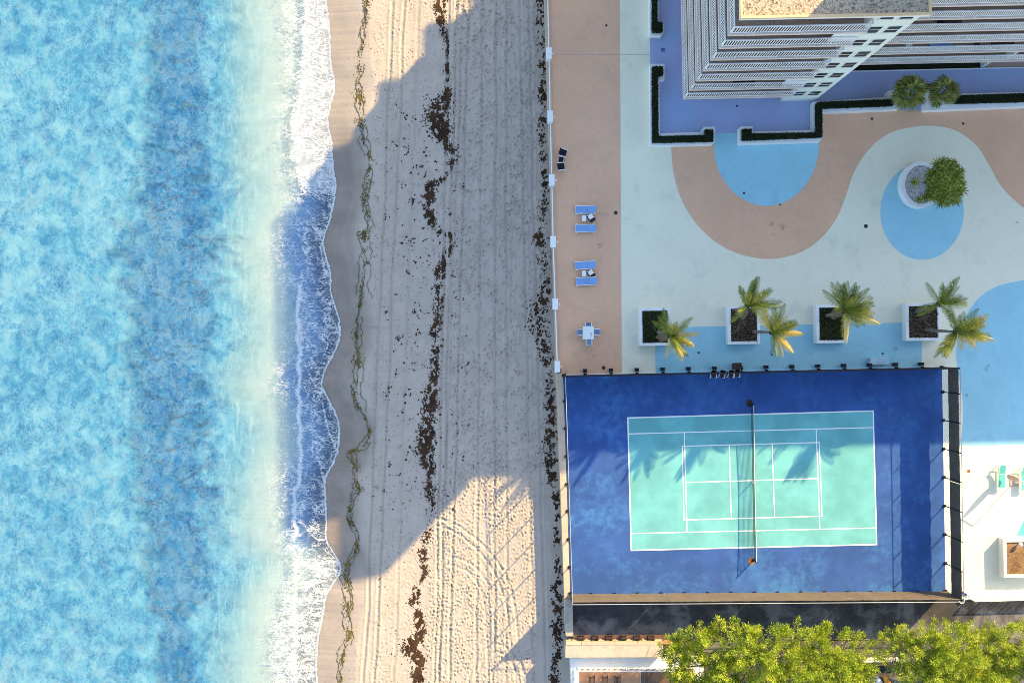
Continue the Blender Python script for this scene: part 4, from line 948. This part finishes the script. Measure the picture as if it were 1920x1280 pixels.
for x, y, lab in ((1108,407,'dark low stand with a white star shaped flower in the upper lounger pair'), (1108,511.5,'dark low stand with a white star shaped flower in the lower lounger pair')):
    if T1 is None:
        T1 = empty('flower_stand'); mb = MB(); mb.box(-.26,-.42,.22,.26,.30,.26); mb.build('stand_top', MT['black'], T1)
        for sx in (-.22, .22):
            for sy in (-.36, .26): q = MB(); q.bar((sx, sy, 0), (sx, sy, .22), .05, .05); q.build('leg', MT['black'], T1)
        mb = MB(); mb.tube([(0,.05,.262),(0,.05,.42)], [.09,.12], 10); mb.build('pot', MT['table_white'], T1)
        for k in range(8):
            a_ = k*math.pi/4; q = MB(); d = Vector((math.cos(a_), math.sin(a_), .25)); s_ = Vector((-math.sin(a_), math.cos(a_), 0))*.09; b_ = Vector((0,.05,.42))
            q.add([tuple(b_), tuple(b_+d*.17+s_), tuple(b_+d*(.34 if k % 2 else .26)), tuple(b_+d*.17-s_)], [(0,1,2,3)]); q.build('petal', MT['table_white'], T1)
        o = T1
    else: o = dup(T1)
    w = P(x, y, .4); o.location = (w.x, w.y, .006); o.rotation_euler.z = .3*len(lab) % 1; tag(o, lab, 'flower stand', 'flower stands between loungers')

def armchair(mseat, mframe, wide=.58):
    r = empty('armchair'); h = wide/2-.03
    mb = MB(); mb.box(-h+.02,-.25,.40,h-.02,.25,.44); mb.build('seat', MT[mseat], r)
    mb = MB(); mb.add([(-h+.02,-.24,.46),(h-.02,-.24,.46),(h-.02,-.38,.88),(-h+.02,-.38,.88),(-h+.02,-.27,.46),(h-.02,-.27,.46),(h-.02,-.41,.88),(-h+.02,-.41,.88)], [(0,1,2,3),(7,6,5,4),(0,4,5,1),(1,5,6,2),(2,6,7,3),(3,7,4,0)]); mb.build('backrest', MT[mseat], r)
    for sx in (-1, 1):
        q = MB(); q.tube([(sx*h,-.34,.68),(sx*h,-.1,.67),(sx*h,.18,.66),(sx*h*.97,.27,.60)], .035, 6); q.build('armrest', MT[mframe], r)
        for yy, zt in ((-.27,.9),(.25,.62)): q = MB(); q.tube([(sx*h,yy,0),(sx*h,yy-(.1 if yy < 0 else 0),zt)], .022, 6); q.build('leg', MT[mframe], r)
    return r
def place(o, x, y, rz, lab, grp, cat='chair', z=.006, zp=.45):
    w = P(x, y, zp); o.location = (w.x, w.y, z); o.rotation_euler.z = rz; tag(o, lab, cat, grp)
# white dining table and four chairs
w = P(1103, 623.5, .74); tb = empty('dining_table', (w.x, w.y, .006), 0, 'square white dining table with chairs on the coral strip', 'table')
mb = MB(); mb.box(-.50,-.58,.71,.50,.58,.745); mb.build('tabletop', MT['table_white'], tb)
for sx in (-.42, .42):
    for sy in (-.5, .5): q = MB(); q.bar((sx,sy,0),(sx,sy,.71),.05,.05); q.build('leg', MT['white_rail'], tb)
mb = MB(); 
for i in range(4): mb.ball((.22+random.uniform(-.08,.08), -.1+random.uniform(-.2,.1), .77), .03, 6, 4)
tag(mb.build('crumbs', MT['dark_wood']), None, None, None, 'stuff'); bpy.data.objects['crumbs'].parent = tb
D0 = armchair('grey_sling', 'white_rail')
for i, (x, y, a_, lab) in enumerate(((1089,623,-math.pi/2,'grey white-framed chair at the left side of the dining table'), (1117,622,math.pi/2,'grey white-framed chair at the right side of the dining table'), (1104,639,0,'grey white-framed chair pulled out at the lower side of the dining table'), (1103,613,math.pi,'grey white-framed chair tucked under the upper side of the dining table'))):
    place(D0 if i == 0 else dup(D0), x, y, a_, lab, 'chairs round the dining table')
B0 = armchair('black_fabric', 'white_rail', .72)
for i, (x, y, a_, lab) in enumerate(((1056.5,287,-math.pi/2-.3,'black armchair with white arms, the upper one by the balustrade'), (1053,312.5,-math.pi/2+.15,'black armchair with white arms, the lower one by the balustrade'))):
    place(B0 if i == 0 else dup(B0), x, y, a_, lab, 'black armchairs by the balustrade')
w = P(1052, 299.5, .4); bt = empty('low_table', (w.x, w.y, .006), -.1, 'small black low table between the two black armchairs', 'table')
mb = MB(); mb.box(-.2,-.22,.36,.2,.22,.4); mb.build('tabletop', MT['black_fabric'], bt)
for sx in (-.17,.17):
    for sy in (-.19,.19): q = MB(); q.bar((sx,sy,0),(sx,sy,.36),.04,.04); q.build('leg', MT['black'], bt)
C0 = armchair('dark_wood', 'white_rail', .56)
for i, (x, y, a_, lab) in enumerate(((1337,702.5,math.pi+.02,'leftmost of the four brown courtside chairs by the fence'), (1353,702,math.pi-.2,'second from left of the four brown courtside chairs'), (1369.5,702,math.pi-.1,'third from left of the four brown courtside chairs'), (1381,701,math.pi,'rightmost of the four brown courtside chairs by the fence'))):
    place(C0 if i == 0 else dup(C0), x, y, a_, lab, 'brown courtside chairs', z=.022)

# boxes by the court fence
w = P(1382.5, 686.5, .6); ub = empty('utility_box', (w.x, w.y, .006), .02, 'dark brown utility box outside the court fence', 'box')
mb = MB(); mb.box(-.33,-.27,0,.33,.27,.62); mb.build('cabinet', MT['dark_wood'], ub); mb = MB(); mb.box(-.37,-.31,.62,.37,.31,.68); mb.build('lid', MT['dark_wood'], ub); mb = MB(); mb.box(.37,-.3,0,.6,-.1,.3); mb.build('side_box', MT['black'], ub)
w = P(1648, 677, .5); stb = empty('storage_bench', (w.x, w.y, .006), .012, 'pale blue storage bench against the court fence', 'bench')
mb = MB(); mb.box(-.78,-.28,0,.85,.30,.48); mb.build('chest', M('pale_blue_paint', (.42,.60,.68)), stb); mb = MB(); mb.box(-.76,-.31,.485,.90,.33,.54); mb.build('lid', bpy.data.materials['pale_blue_paint'], stb)
w = P(1755, 203, .3); st = empty('folding_stool', (w.x, w.y, .009), .1, 'small black folding stool below the smaller fan palm', 'stool')
mb = MB(); mb.box(-.22,-.14,.36,.22,.14,.40); mb.build('seat', MT['black'], st)
for sx in (-.18,.18):
    q = MB(); q.bar((sx,-.2,0),(sx,.12,.36),.035,.035); q.build('leg', MT['black'], st); q = MB(); q.bar((sx*.85,.16,0),(sx*.85,-.12,.36),.035,.035); q.build('leg', MT['black'], st)

# floor drains and manhole lids
dm = MB(); dm.tube([(0,0,0),(0,0,.012)], 1.0, 14); dm = dm.mesh('floor_drain', MT['drain'])
for x, y, r_, lab in ((1137,48,.10,'small round drain on the coral strip near the top'), (1154.5,399,.17,'large round drain cover right of the upper loungers'), (1623.5,424,.18,'large round drain cover left of the blue oval'), (1395,362,.11,'small drain inside the blue half circle'), (1463,384,.09,'small drain on the rim of the blue half circle'), (1132,689,.16,'round drain cover on the coral strip near the court'), (1310,661,.10,'small drain on the blue band below the leftmost palm'), (1447,665,.09,'small drain on the blue band below the second planter'), (1655,663,.10,'small drain above the pale storage bench'), (1382,199,.09,'small drain on the violet floor below the tower corner'), (1635,223,.11,'small drain on the coral floor below the stepped hedge'), (1806,232,.11,'small drain on the coral floor below the right hedge'), (1907,417,.06,'tiny drain near the right edge on the pale deck')):
    o = link('floor_drain', dm, None, P(x, y, .015), None, (r_, r_, 1)); tag(o, lab, 'drain', 'floor drains')
mb = MB(); w = P(1243, 94); mb.box(w.x-.16, w.y-.16, .005, w.x+.16, w.y+.16, .03); tag(mb.build('access_cover', M('violet_cover', (.11,.13,.27))), 'square access cover between the two left planters', 'cover')
mb = MB(); w = P(1816, 883); mb.tube([(w.x, w.y, .003), (w.x, w.y, .02)], .16, 14); tag(mb.build('floor_drain', MT['rust']), 'rusty round drain on the sunlit deck right of the court', 'drain', 'floor drains')

# sunlit corner: two mint loungers, folded cantilever parasol
M0 = lounger_proto('mint_sling')
for i, (x, y, lab) in enumerate(((1879,893,'mint green sun lounger left of the folded parasol'), (1921,897,'mint green sun lounger cut by the right edge'))):
    o = M0 if i == 0 else dup(M0); w = P(x, y, .5); o.location = (w.x, w.y, .005); o.rotation_euler.z = math.pi/2; o.scale = (1.1, .85, 1.35); tag(o, lab, 'sun lounger', 'mint sun loungers in the sun')
w = P(1902, 903); pr = empty('parasol', (w.x, w.y, .005), 0, 'folded beige cantilever parasol on a white mast', 'parasol')
tipv = P(1881, 890)-w
mb = MB(); mb.tube([(0,0,0),(0,0,2.85)], .05, 10); mb.build('mast', MT['white_rail'], pr)
mb = MB(); mb.box(-.4,-.4,0,.4,.4,.07); mb.build('base', MT['beige_canvas'], pr)
mb = MB(); mb.bar((0,0,2.82), (tipv.x*1.05, tipv.y*1.05, 2.82), .07, .09); mb.build('arm', MT['white_rail'], pr)
mb = MB(); mb.tube([(tipv.x, tipv.y, z_) for z_ in (2.76, 2.5, 1.9, 1.3, .95)], [.05,.15,.24,.26,.18], 10); mb.build('folded_canopy', MT['beige_canvas'], pr)
w = P(1806, 1127, .3); hr = empty('hose_coil', (w.x, w.y, -.09), 0, 'coiled white hose at the end of the alley kerb', 'hose')
mb = MB(); 
for k in range(3): mb.tube([(.24*math.cos(t), .24*math.sin(t), .04+.05*k) for t in np.linspace(0, 6.28, 18)], .028, 6, False)
mb.build('coil', MT['white'], hr); mb = MB(); mb.tube([(0,0,0),(0,0,.2)], .08, 8); mb.build('spool', MT['black'], hr)
w = P(1811, 1114, .3); bn = empty('scoop', (w.x, w.y, .005), -.55, 'small navy blue dustpan lying at the fence corner', 'dustpan'); mb = MB(); mb.box(-.28,-.1,0,.2,.1,.12); mb.build('tray', M('navy_plastic', (.03,.03,.2)), bn); mb = MB(); mb.bar((.2,0,.08),(.42,0,.1),.05,.04); mb.build('handle', MT['black'], bn)
# white slatted railing along the alley at right
wr = empty('slatted_railing', P(1880, 1119, .0), 0, 'white slatted railing along the alley at the right edge', 'railing'); bpy.context.view_layer.update()
a, b = P(1818, 1121), P(1985, 1116.5); 
for i in range(6):
    p, q_ = a.lerp(b, i/6), a.lerp(b, (i+1)/6); mb = MB(); mb.bar((p.x,p.y,1.0),(q_.x,q_.y,1.0),.09,.06); mb.bar((p.x,p.y,.12),(q_.x,q_.y,.12),.06,.05); mb.bar((p.x,p.y,.0),(p.x,p.y,1.0),.08,.08)
    for t in np.linspace(.06, .97, 12): s_ = p.lerp(q_, t); mb.bar((s_.x,s_.y,.12),(s_.x,s_.y,.98),.05,.025)
    under(mb.build('rail_panel', MT['white_rail']), wr)

# ------------------------------------------------------------------ alley, ledge and neighbour's terrace
mb = MB(); mb.prism(XY([(1072,1119.3),(2100,1114.3),(2100,1196),(1075,1203)]), -2.2, -.10); tag(mb.build('alley', MT['asphalt']), kind='structure')
mb = MB(); mb.prism(XY([(1075.3,1190),(1255,1189),(1270,1207),(1075.3,1207)]), -2.0, -.02); tag(mb.build('ledge', MT['brick_patio']), kind='structure')
lw_ = empty('ledge_wall', P(1150, 1218, 0), 0, 'broad weathered concrete wall below the alley at the beach end', 'wall'); bpy.context.view_layer.update()
mb = MB(); mb.prism(XY([(1060.5,1209),(1243.5,1208.5),(1243.5,1231.5),(1060,1232)], .9), -2.6, .9); under(mb.build('wall_body', MT['concrete']), lw_)
xs_ = [1061,1090,1110,1153,1196,1243]
for x0, x1 in zip(xs_[:-1], xs_[1:]):
    mb = MB(); mb.prism(XY([(x0+.4,1203.2),(x1-.4,1203.2),(x1-.4,1208.3),(x0+.4,1208.3)], .92), -.05, .92); under(mb.build('coping_stone', MT['wall_cap']), lw_)
for k in range(6):
    w = P(1089.5+26.3*k, 1197.5, .4); r_ = empty('dark_block', (w.x, w.y, -.015), random.uniform(-.1,.1), ('leftmost','second from left','third from left','third from right','second from right','rightmost')[k] + ' of the six squat dark blocks on the ledge', 'block', 'row of dark blocks on the ledge')
    mb = MB(); mb.box(-.30,-.2,0,.30,.2,.42); mb.build('block_body', MT['dark_wood'], r_); mb = MB(); mb.tube([(-.29,0,.43),(-.2,0,.6),(.2,0,.6),(.29,0,.43)], .06, 6); mb.build('handle', MT['black'], r_)  # squat dark block with a bent bar on top, one of a row
# neighbour terrace
mb = MB(); mb.prism(XY([(1069.5,1232.6),(1320,1232.6),(1320,1400),(1074,1400)]), -2.6, .0); nt = tag(mb.build('neighbour_terrace', MT['white']), kind='structure')
mb = MB(); mb.sheet(XY([(1086,1253),(1201,1253),(1201,1400),(1087,1400)]), .006); mb.build('terracotta_floor', MT['brick_patio'], nt)
for k in range(13):
    mb = MB(); x0 = 1201.8+7.6*k; mb.prism(XY([(x0,1253),(x0+7.1,1253),(x0+7.1,1400),(x0,1400)]), .004, .03); mb.build('plank', MT['plank'], nt)
nr_ = empty('white_railing', P(1160, 1247, 0), 0, 'white slatted railing round the terracotta terrace', 'railing'); bpy.context.view_layer.update()
a, b = P(1084, 1250.5), P(1262, 1250.5)
for i in range(6):
    p, q_ = a.lerp(b, i/6), a.lerp(b, (i+1)/6); mb = MB(); mb.bar((p.x,p.y,1.0),(q_.x-.02,q_.y,1.0),.09,.06); mb.bar((p.x,p.y,.12),(q_.x-.02,q_.y,.12),.06,.05); mb.bar((p.x,p.y,.0),(p.x,p.y,1.0),.08,.08)
    for t in np.linspace(.06, .97, 13): s_ = p.lerp(q_, t); mb.bar((s_.x,s_.y,.12),(s_.x,s_.y,.98),.05,.025)
    under(mb.build('rail_panel', MT['white_rail']), nr_)
a, b = P(1077, 1250.5), P(1079, 1390)
mb = MB(); mb.bar((a.x,a.y,1.0),(b.x,b.y,1.0),.09,.06); mb.bar((a.x,a.y,.12),(b.x,b.y,.12),.06,.05)
for t in np.linspace(0, 1, 50): s_ = a.lerp(b, t); mb.bar((s_.x,s_.y,.0),(s_.x,s_.y,.98),.05,.03)
under(mb.build('rail_panel', MT['white_rail']), nr_)
G0 = None
for i, (x, lab) in enumerate(((1110,'leftmost dark slatted chair on the terracotta floor'), (1134.5,'middle dark slatted chair on the terracotta floor'), (1158,'rightmost dark slatted chair on the terracotta floor'))):
    if G0 is None:
        G0 = empty('slatted_chair')
        for k in range(5): q = MB(); q.box(-.27+.115*k,-.27,.42,-.27+.115*k+.075,.27,.45); q.build('slat', MT['dark_wood'], G0)
        mb = MB(); mb.bar((-.27,.27,.43),(.27,.27,.43),.05,.05); mb.bar((-.27,-.27,.43),(.27,-.27,.43),.05,.05); mb.build('seat_frame', MT['dark_wood'], G0)
        mb = MB(); mb.bar((-.27,-.3,.85),(.27,-.3,.85),.05,.12); mb.bar((-.26,-.28,.42),(-.26,-.3,.88),.05,.05); mb.bar((.26,-.28,.42),(.26,-.3,.88),.05,.05); mb.build('backrest', MT['dark_wood'], G0)
        for sx in (-.25,.25):
            for sy in (-.25,.25): q = MB(); q.bar((sx,sy,0),(sx,sy,.42),.05,.05); q.build('leg', MT['black'], G0)
    place(G0 if i == 0 else dup(G0), x, 1274, 0, lab, 'slatted chairs on the terracotta floor', z=.007)
# sunken yard under the trees with boards in a rack
mb = MB(); mb.prism(XY([(1320.5,1203.5),(2100,1196.5),(2100,1400),(1320.5,1400)]), -2.2, -.12); tag(mb.build('yard', MT['asphalt']), kind='structure')
yw = empty('yard_wall', P(1660, 1242, 0), 0, 'low wall with a pale coping in the gap between the trees', 'wall'); bpy.context.view_layer.update()
mb = MB(); mb.prism(XY([(1600,1240.5),(1720,1239.5),(1720,1247),(1600,1248)], .5), -.2, .5); under(mb.build('wall_body', MT['dark_wood']), yw)
mb = MB(); mb.prism(XY([(1600,1237),(1720,1236),(1720,1240.3),(1600,1241)], .6), -.2, .6); under(mb.build('coping', MT['white']), yw)
def board(x, y, m, lab, rz=.5):
    w = P(x, y, .9); r_ = empty('surfboard', (w.x, w.y, -.11), rz, lab, 'surfboard', 'surfboards stored between the trees')
    V = []; F = []; K = 14
    for i in range(K+1):
        t = i/K; wd = .28*math.sin(math.pi*min(1, .04+.94*t))**.5; zc = .95+.25*(t-.5)**2; yy = -1.3+2.6*t
        V += [(-wd, yy, zc), (0, yy, zc+.05), (wd, yy, zc), (0, yy, zc-.04)]
        if i:
            b_ = 4*i
            for k in range(4): F.append((b_-4+k, b_-4+(k+1) % 4, b_+(k+1) % 4, b_+k))
    F += [(3,2,1,0), (4*K, 4*K+1, 4*K+2, 4*K+3)]
    mb = MB(); mb.add(V, F); mb.build('deck', MT[m] if m in MT else m, r_, True)
    mb = MB(); mb.add([(-.012,-1.1,.9),(.012,-1.1,.9),(.012,-.9,.9),(-.012,-.9,.9),(0,-1.2,.7)], [(3,2,1,0),(0,1,4),(1,2,4),(2,3,4),(3,0,4)]); mb.build('fin', MT['black'], r_)
grn = M('green_board', (.03,.40,.10), .3); orn = M('orange_board', (.75,.30,.03), .3); pnk = M('mauve_board', (.42,.30,.32), .3)
board(1625, 1289, grn, 'bright green surfboard stored between the two trees'); board(1642, 1290, pnk, 'mauve surfboard beside the green one'); board(1655, 1290, 'white', 'white surfboard left of the orange one'); board(1670, 1289, orn, 'orange surfboard stored between the two trees')

# ------------------------------------------------------------------ big feathery trees at the bottom
def feather_tree(trunk_px, lobes, label, seed, per=1.0, twigs=None):
    r = np.random.default_rng(seed); b = P(*trunk_px, -.12); root = empty('feathery_tree', b, 0, label, 'tree', 'big feathery trees along the alley')
    C = []; Dn = []; centers = []
    for (px, py, z, rx, ry, rz) in lobes:
        py += 13 if py < 1225 else 5
        c = np.array(P(px, py, z)); R = np.array([rx/S*.94, ry/S*.94, rz]); centers.append(c)
        ncl = int(14*(R[0]*R[1])**.8*per)+7
        d = r.normal(size=(ncl, 3)); d[:, 2] = np.abs(d[:, 2])*.9-.25; d /= np.linalg.norm(d, axis=1)[:, None]
        tipc = c + d*R*(r.uniform(.62, 1.02, ncl)[:, None])
        for t, dd in zip(tipc, d):
            k = r.integers(120, 165); ax = dd*np.array([1, 1, .6])+np.array([0, 0, .35]); ax /= np.linalg.norm(ax)
            s_ = r.uniform(.0, 1.0, k); off = r.normal(size=(k, 3))*.15*(.45+.9*(1-s_))[:, None]
            C.append(t + ax*(s_*.8)[:, None] + off); Dn.append(ax*.9 + off*2.6 + r.normal(size=(k, 3))*.35)
    C = np.concatenate(C)-np.array(b); Dn = np.concatenate(Dn); n_ = len(C)
    leaves('crown', C, Dn, r.uniform(.13, .27, n_), r.uniform(.038, .07, n_), MT['pine'], root, droop=.12)
    mb = MB(); hub = Vector(np.mean(centers, 0))-b; hub.z = 2.2; mb.tube([(0,0,0), hub*.5+Vector((.1,.05,.2)), hub], [.34,.27,.22], 9); mb.build('trunk', MT['bark'], root, True)
    mb = MB()
    for c in centers:
        e = Vector(c)-b; mb.tube([hub, (hub+e)*.5+Vector((0,0,.25)), e], [.13,.09,.05], 6)
        for k in range(5):
            q = e+Vector(r.normal(size=3))*.8; mb.tube([e, (e+q)*.5+Vector((0,0,.1)), q], [.04,.03,.015], 5, False)
    mb.build('limbs', MT['bark'], root, True)
    if twigs:
        mb = MB()
        for k in range(70):
            t0 = Vector(P(*twigs, 5.4))-b; a_ = r.uniform(-2.3, .5); q = t0+Vector((math.cos(a_)*r.uniform(.6, 2.3), math.sin(a_)*r.uniform(.5, 2.6), r.uniform(-.4, .7)))
            p = t0.lerp(q, r.uniform(.0, .5)); mb.tube([p, p.lerp(q, .5)+Vector(r.normal(size=3))*.12, q], [.022,.016,.008], 4, False)
        mb.build('dead_twigs', MT['twig'], root)
feather_tree((1430,1285), [(1310,1215,4.2,52,52,1.6),(1365,1195,5.0,58,46,1.8),(1430,1205,5.8,62,48,2.0),(1495,1205,5.4,60,46,1.9),(1555,1215,5.2,58,48,1.8),(1596,1222,4.6,46,46,1.5),(1330,1262,4.4,60,46,1.8),(1400,1260,5.6,60,50,2.0),(1470,1258,6.2,62,52,2.0),(1540,1262,5.6,60,50,1.9),(1580,1266,4.4,40,36,1.5),(1285,1245,3.4,34,46,1.4),(1360,1320,5,90,50,2),(1490,1325,5.4,90,46,2),(1270,1200,3.0,22,24,1.0)],
             'large yellow-green feathery tree left of the gap with surfboards', 11)
feather_tree((1760,1290), [(1720,1200,5.0,46,42,1.7),(1775,1195,5.4,52,38,1.8),(1682,1203,4.6,36,28,1.4),(1740,1235,5.8,52,44,1.9),(1790,1240,5.8,50,48,1.9),(1775,1282,5.4,54,46,1.9),(1732,1262,4.2,30,40,1.4),(1815,1300,5,60,50,2)],
             'feathery tree with bare dead twigs right of the gap with surfboards', 12, twigs=(1680,1218))
feather_tree((1890,1280), [(1845,1205,4.8,46,38,1.7),(1900,1205,5.2,50,42,1.8),(1850,1248,5.4,46,46,1.8),(1905,1255,5.6,52,50,1.9),(1960,1225,5,50,55,1.8),(1880,1305,5,80,45,2)],
             'feathery tree at the bottom right corner', 13)

# ------------------------------------------------------------------ seaweed on the sand
def weeds(name, pts, sizes, m, label, cat):
    n = len(pts); base = np.array([(1,0,0),(.3,.95,0),(-.8,.6,0),(-.8,-.6,0),(.3,-.95,0),(0,0,.9)]); T = np.array([(0,1,5),(1,2,5),(2,3,5),(3,4,5),(4,0,5)])
    a = rng.random(n)*6.28; ca, sa = np.cos(a), np.sin(a); el_ = rng.uniform(.45, 1.1, n)
    B = base[None]*(1+.45*rng.normal(size=(n, 6, 1))*.6); x = B[..., 0]; y = B[..., 1]*el_[:, None]
    px = pts[:, 0, None]+(x*ca[:, None]-y*sa[:, None])*sizes[:, None]; py = pts[:, 1, None]+(x*sa[:, None]+y*ca[:, None])*sizes[:, None]
    z = np.array([sand_z(p[0], p[1]) for p in pts])[:, None]-.01+0*px
    V = np.stack([toX(px), toY(py), z + .02], -1); V[..., 2] = np.where(base[None, :, 2] > 0, V[..., 2]+.40*sizes[:, None]/S+.02, V[..., 2])
    V = V.reshape(-1, 3); F = (np.arange(n)[:, None, None]*6+T[None]).reshape(-1, 3)[:, [0, 1, 2]]
    tag(link(name, np_mesh(name, V, F, MT[m])), label, cat, None, 'stuff')
def along(poly, n, spread, clump=1.0):
    p = np.array(smoothline(poly, 8), float); seg = np.r_[0, np.cumsum(np.hypot(*np.diff(p[:, :2], axis=0).T))]; t = rng.random(n*3)*seg[-1]
    x = np.interp(t, seg, p[:, 0]); y = np.interp(t, seg, p[:, 1]); w = np.interp(t, seg, p[:, 2])
    dens = np.clip(.30+2.0*fbm(t/24, t*0+5, 4)*clump+.45*(w-6)/10, .03, 1); k = rng.random(n*3) < dens
    x, y, w = x[k], y[k], w[k]; x = x + 6*fbm(y/14, y*0+2, 4) + 3*fbm(y/4, y*0+7, 2); g_ = rng.normal(size=(len(x), 2)); return np.c_[x+g_[:, 0]*w*spread*.5, y+g_[:, 1]*w*spread*.35], w
main = [(828,-20,7),(826,30,8),(838,80,5),(838,130,5),(840,175,6),(818,212,16),(826,240,16),(835,268,9),(850,290,7),(840,330,4),(808,350,7),(806,395,8),(815,430,4),(850,445,6),(842,470,6),(828,500,7),(824,540,8),(822,590,6),(816,630,6),(818,680,6),(812,720,7),(806,770,11),(802,810,11),(800,850,12),(808,885,5),(806,915,7),(812,950,4),(806,985,5),(795,1035,6),(798,1070,4),(782,1100,4),(778,1130,7),(788,1160,6),(790,1185,7),(770,1213,13),(788,1235,8),(784,1262,9),(790,1300,6)]
pts, w = along([(x, y, w*1.25) for x, y, w in main], 20000, 1.0, .85); wk = (fbm(pts[:,0]/8, pts[:,1]/12, 4) > -.13)
pts, w = pts[wk], w[wk]; weeds('seaweed_line', pts, rng.uniform(.5, 1.8, len(pts))*np.clip(w/8, .7, 1.35), 'weed', 'long ragged line of brown seaweed down the middle of the beach', 'seaweed')
sc_ = np.c_[rng.uniform(720, 880, 2600), rng.uniform(180, 960, 2600)]; kk = fbm(sc_[:, 0]/18, sc_[:, 1]/26, 3) + .25*np.exp(-((sc_[:, 0]-800)/60)**2) > .36; s2 = sc_[kk]
s3 = np.c_[rng.normal(0, 5, 2400)+rng.choice([705,722,742,772,800,832,850,868,905,935], 2400), rng.uniform(-20, 940, 2400)]; s3 = s3[fbm(s3[:,0]/20, s3[:,1]/30, 3) > -.05]; s4 = np.c_[rng.uniform(700, 815, 260), rng.uniform(900, 1290, 260)]
al = np.concatenate([s2, s3, s4]); weeds('seaweed_scraps', al, np.concatenate([rng.uniform(.8, 2.6, len(s2)), rng.uniform(.35, 1.05, len(s3)), rng.uniform(.5, 1.4, len(s4))]), 'weed', 'scattered dark seaweed scraps over the open sand', 'seaweed')
green = [(690,-20,4),(688,30,5),(682,80,4),(676,110,4),(672,150,4),(676,200,4),(680,242,6),(690,280,6),(694,310,5),(690,345,6),(684,380,5),(694,422,4),(685,440,6),(684,480,5),(680,540,6),(672,590,5),(668,640,5),(673,690,5),(664,740,5),(672,760,4),(690,790,4),(695,812,5),(682,838,5),(660,848,7),(668,885,5),(672,915,5),(660,945,6),(656,975,8),(672,1000,4),(668,1030,4),(652,1060,6),(648,1085,7),(655,1120,5),(650,1160,5),(656,1190,5),(644,1220,6),(638,1290,4)]
pts, w = along(green, 2600, .75, .9); pt2 = []
for off in (-10, 9):
    g2 = [(x+off*(.6+.4*math.sin(y/37+off)), y, 3) for x, y, _ in green]; q, _ = along(g2, 500, .8, .8); pt2.append(q)
pts = np.concatenate([pts]+pt2); weeds('algae_line', pts, rng.uniform(.45, 1.5, len(pts)), 'weed_green', 'thin branching olive algae line left along the high water mark', 'algae')
SV, SF = [], []
def strand(y0, y1, off, wd):
    yy = np.arange(y0, y1, 2.2); gx = np.interp(yy, [p[1] for p in green], [p[0] for p in green])
    xx = gx + off*(.55+.6*fbm(yy/45., yy*0+off, 3)) + 7*fbm(yy/16., yy*0+off*3, 3) + 2.2*fbm(yy/4., yy*0+off*5, 2)
    ww = wd*np.clip(.7+1.3*fbm(yy/8., yy*0+off*7, 2), .15, 2)
    for i, (x, y, w_) in enumerate(zip(xx, yy, ww)):
        z_ = sand_z(x, y)+.03; b_ = len(SV); SV.extend([(toX(x-w_), toY(y), z_-.02), (toX(x), toY(y+.6), z_+.03), (toX(x+w_), toY(y), z_-.02)])
        if i: SF.extend([(b_-3, b_-2, b_+1, b_), (b_-2, b_-1, b_+2, b_+1)])
for off in (-10, 1, 11):
    y = -40
    while y < 1320:
        L_ = random.uniform(30, 130); strand(y, min(y+L_, 1330), off+random.uniform(-9, 9), random.uniform(.35, .8)); y += L_*random.uniform(.8, 1.7)
tag(link('algae_strands', np_mesh('algae_strands', SV, SF, MT['weed_green'])), 'thin net of olive algae strands over the damp sand', 'algae', None, 'stuff')
deb = [(1014,-20,6),(1013,60,6),(1016,120,5),(1018,200,6),(1016,280,6),(1020,340,5),(1018,410,8),(1012,455,9),(1014,480,7),(1024,540,6),(1016,560,9),(1000,590,18),(1008,610,14),(1022,660,10),(1030,690,8),(1030,740,8),(1034,790,8),(1030,840,11),(1030,870,9),(1040,920,5),(1045,1000,4),(1045,1080,6),(1046,1120,8),(1044,1170,8),(1044,1220,6),(1038,1260,7),(1040,1300,6)]
pts, w = along(deb, 8500, 1.25, 1.0); pts = pts[fbm(pts[:,0]/9, pts[:,1]/13, 4) > -.06]; pts = pts[pts[:, 0] < np.interp(pts[:, 1], [0, 690, 1280], [1020, 1041, 1066])-2]; weeds('seaweed_drift', pts, rng.uniform(.7, 2.5, len(pts)), 'weed', 'dark seaweed drift piled along the foot of the seawall', 'seaweed')
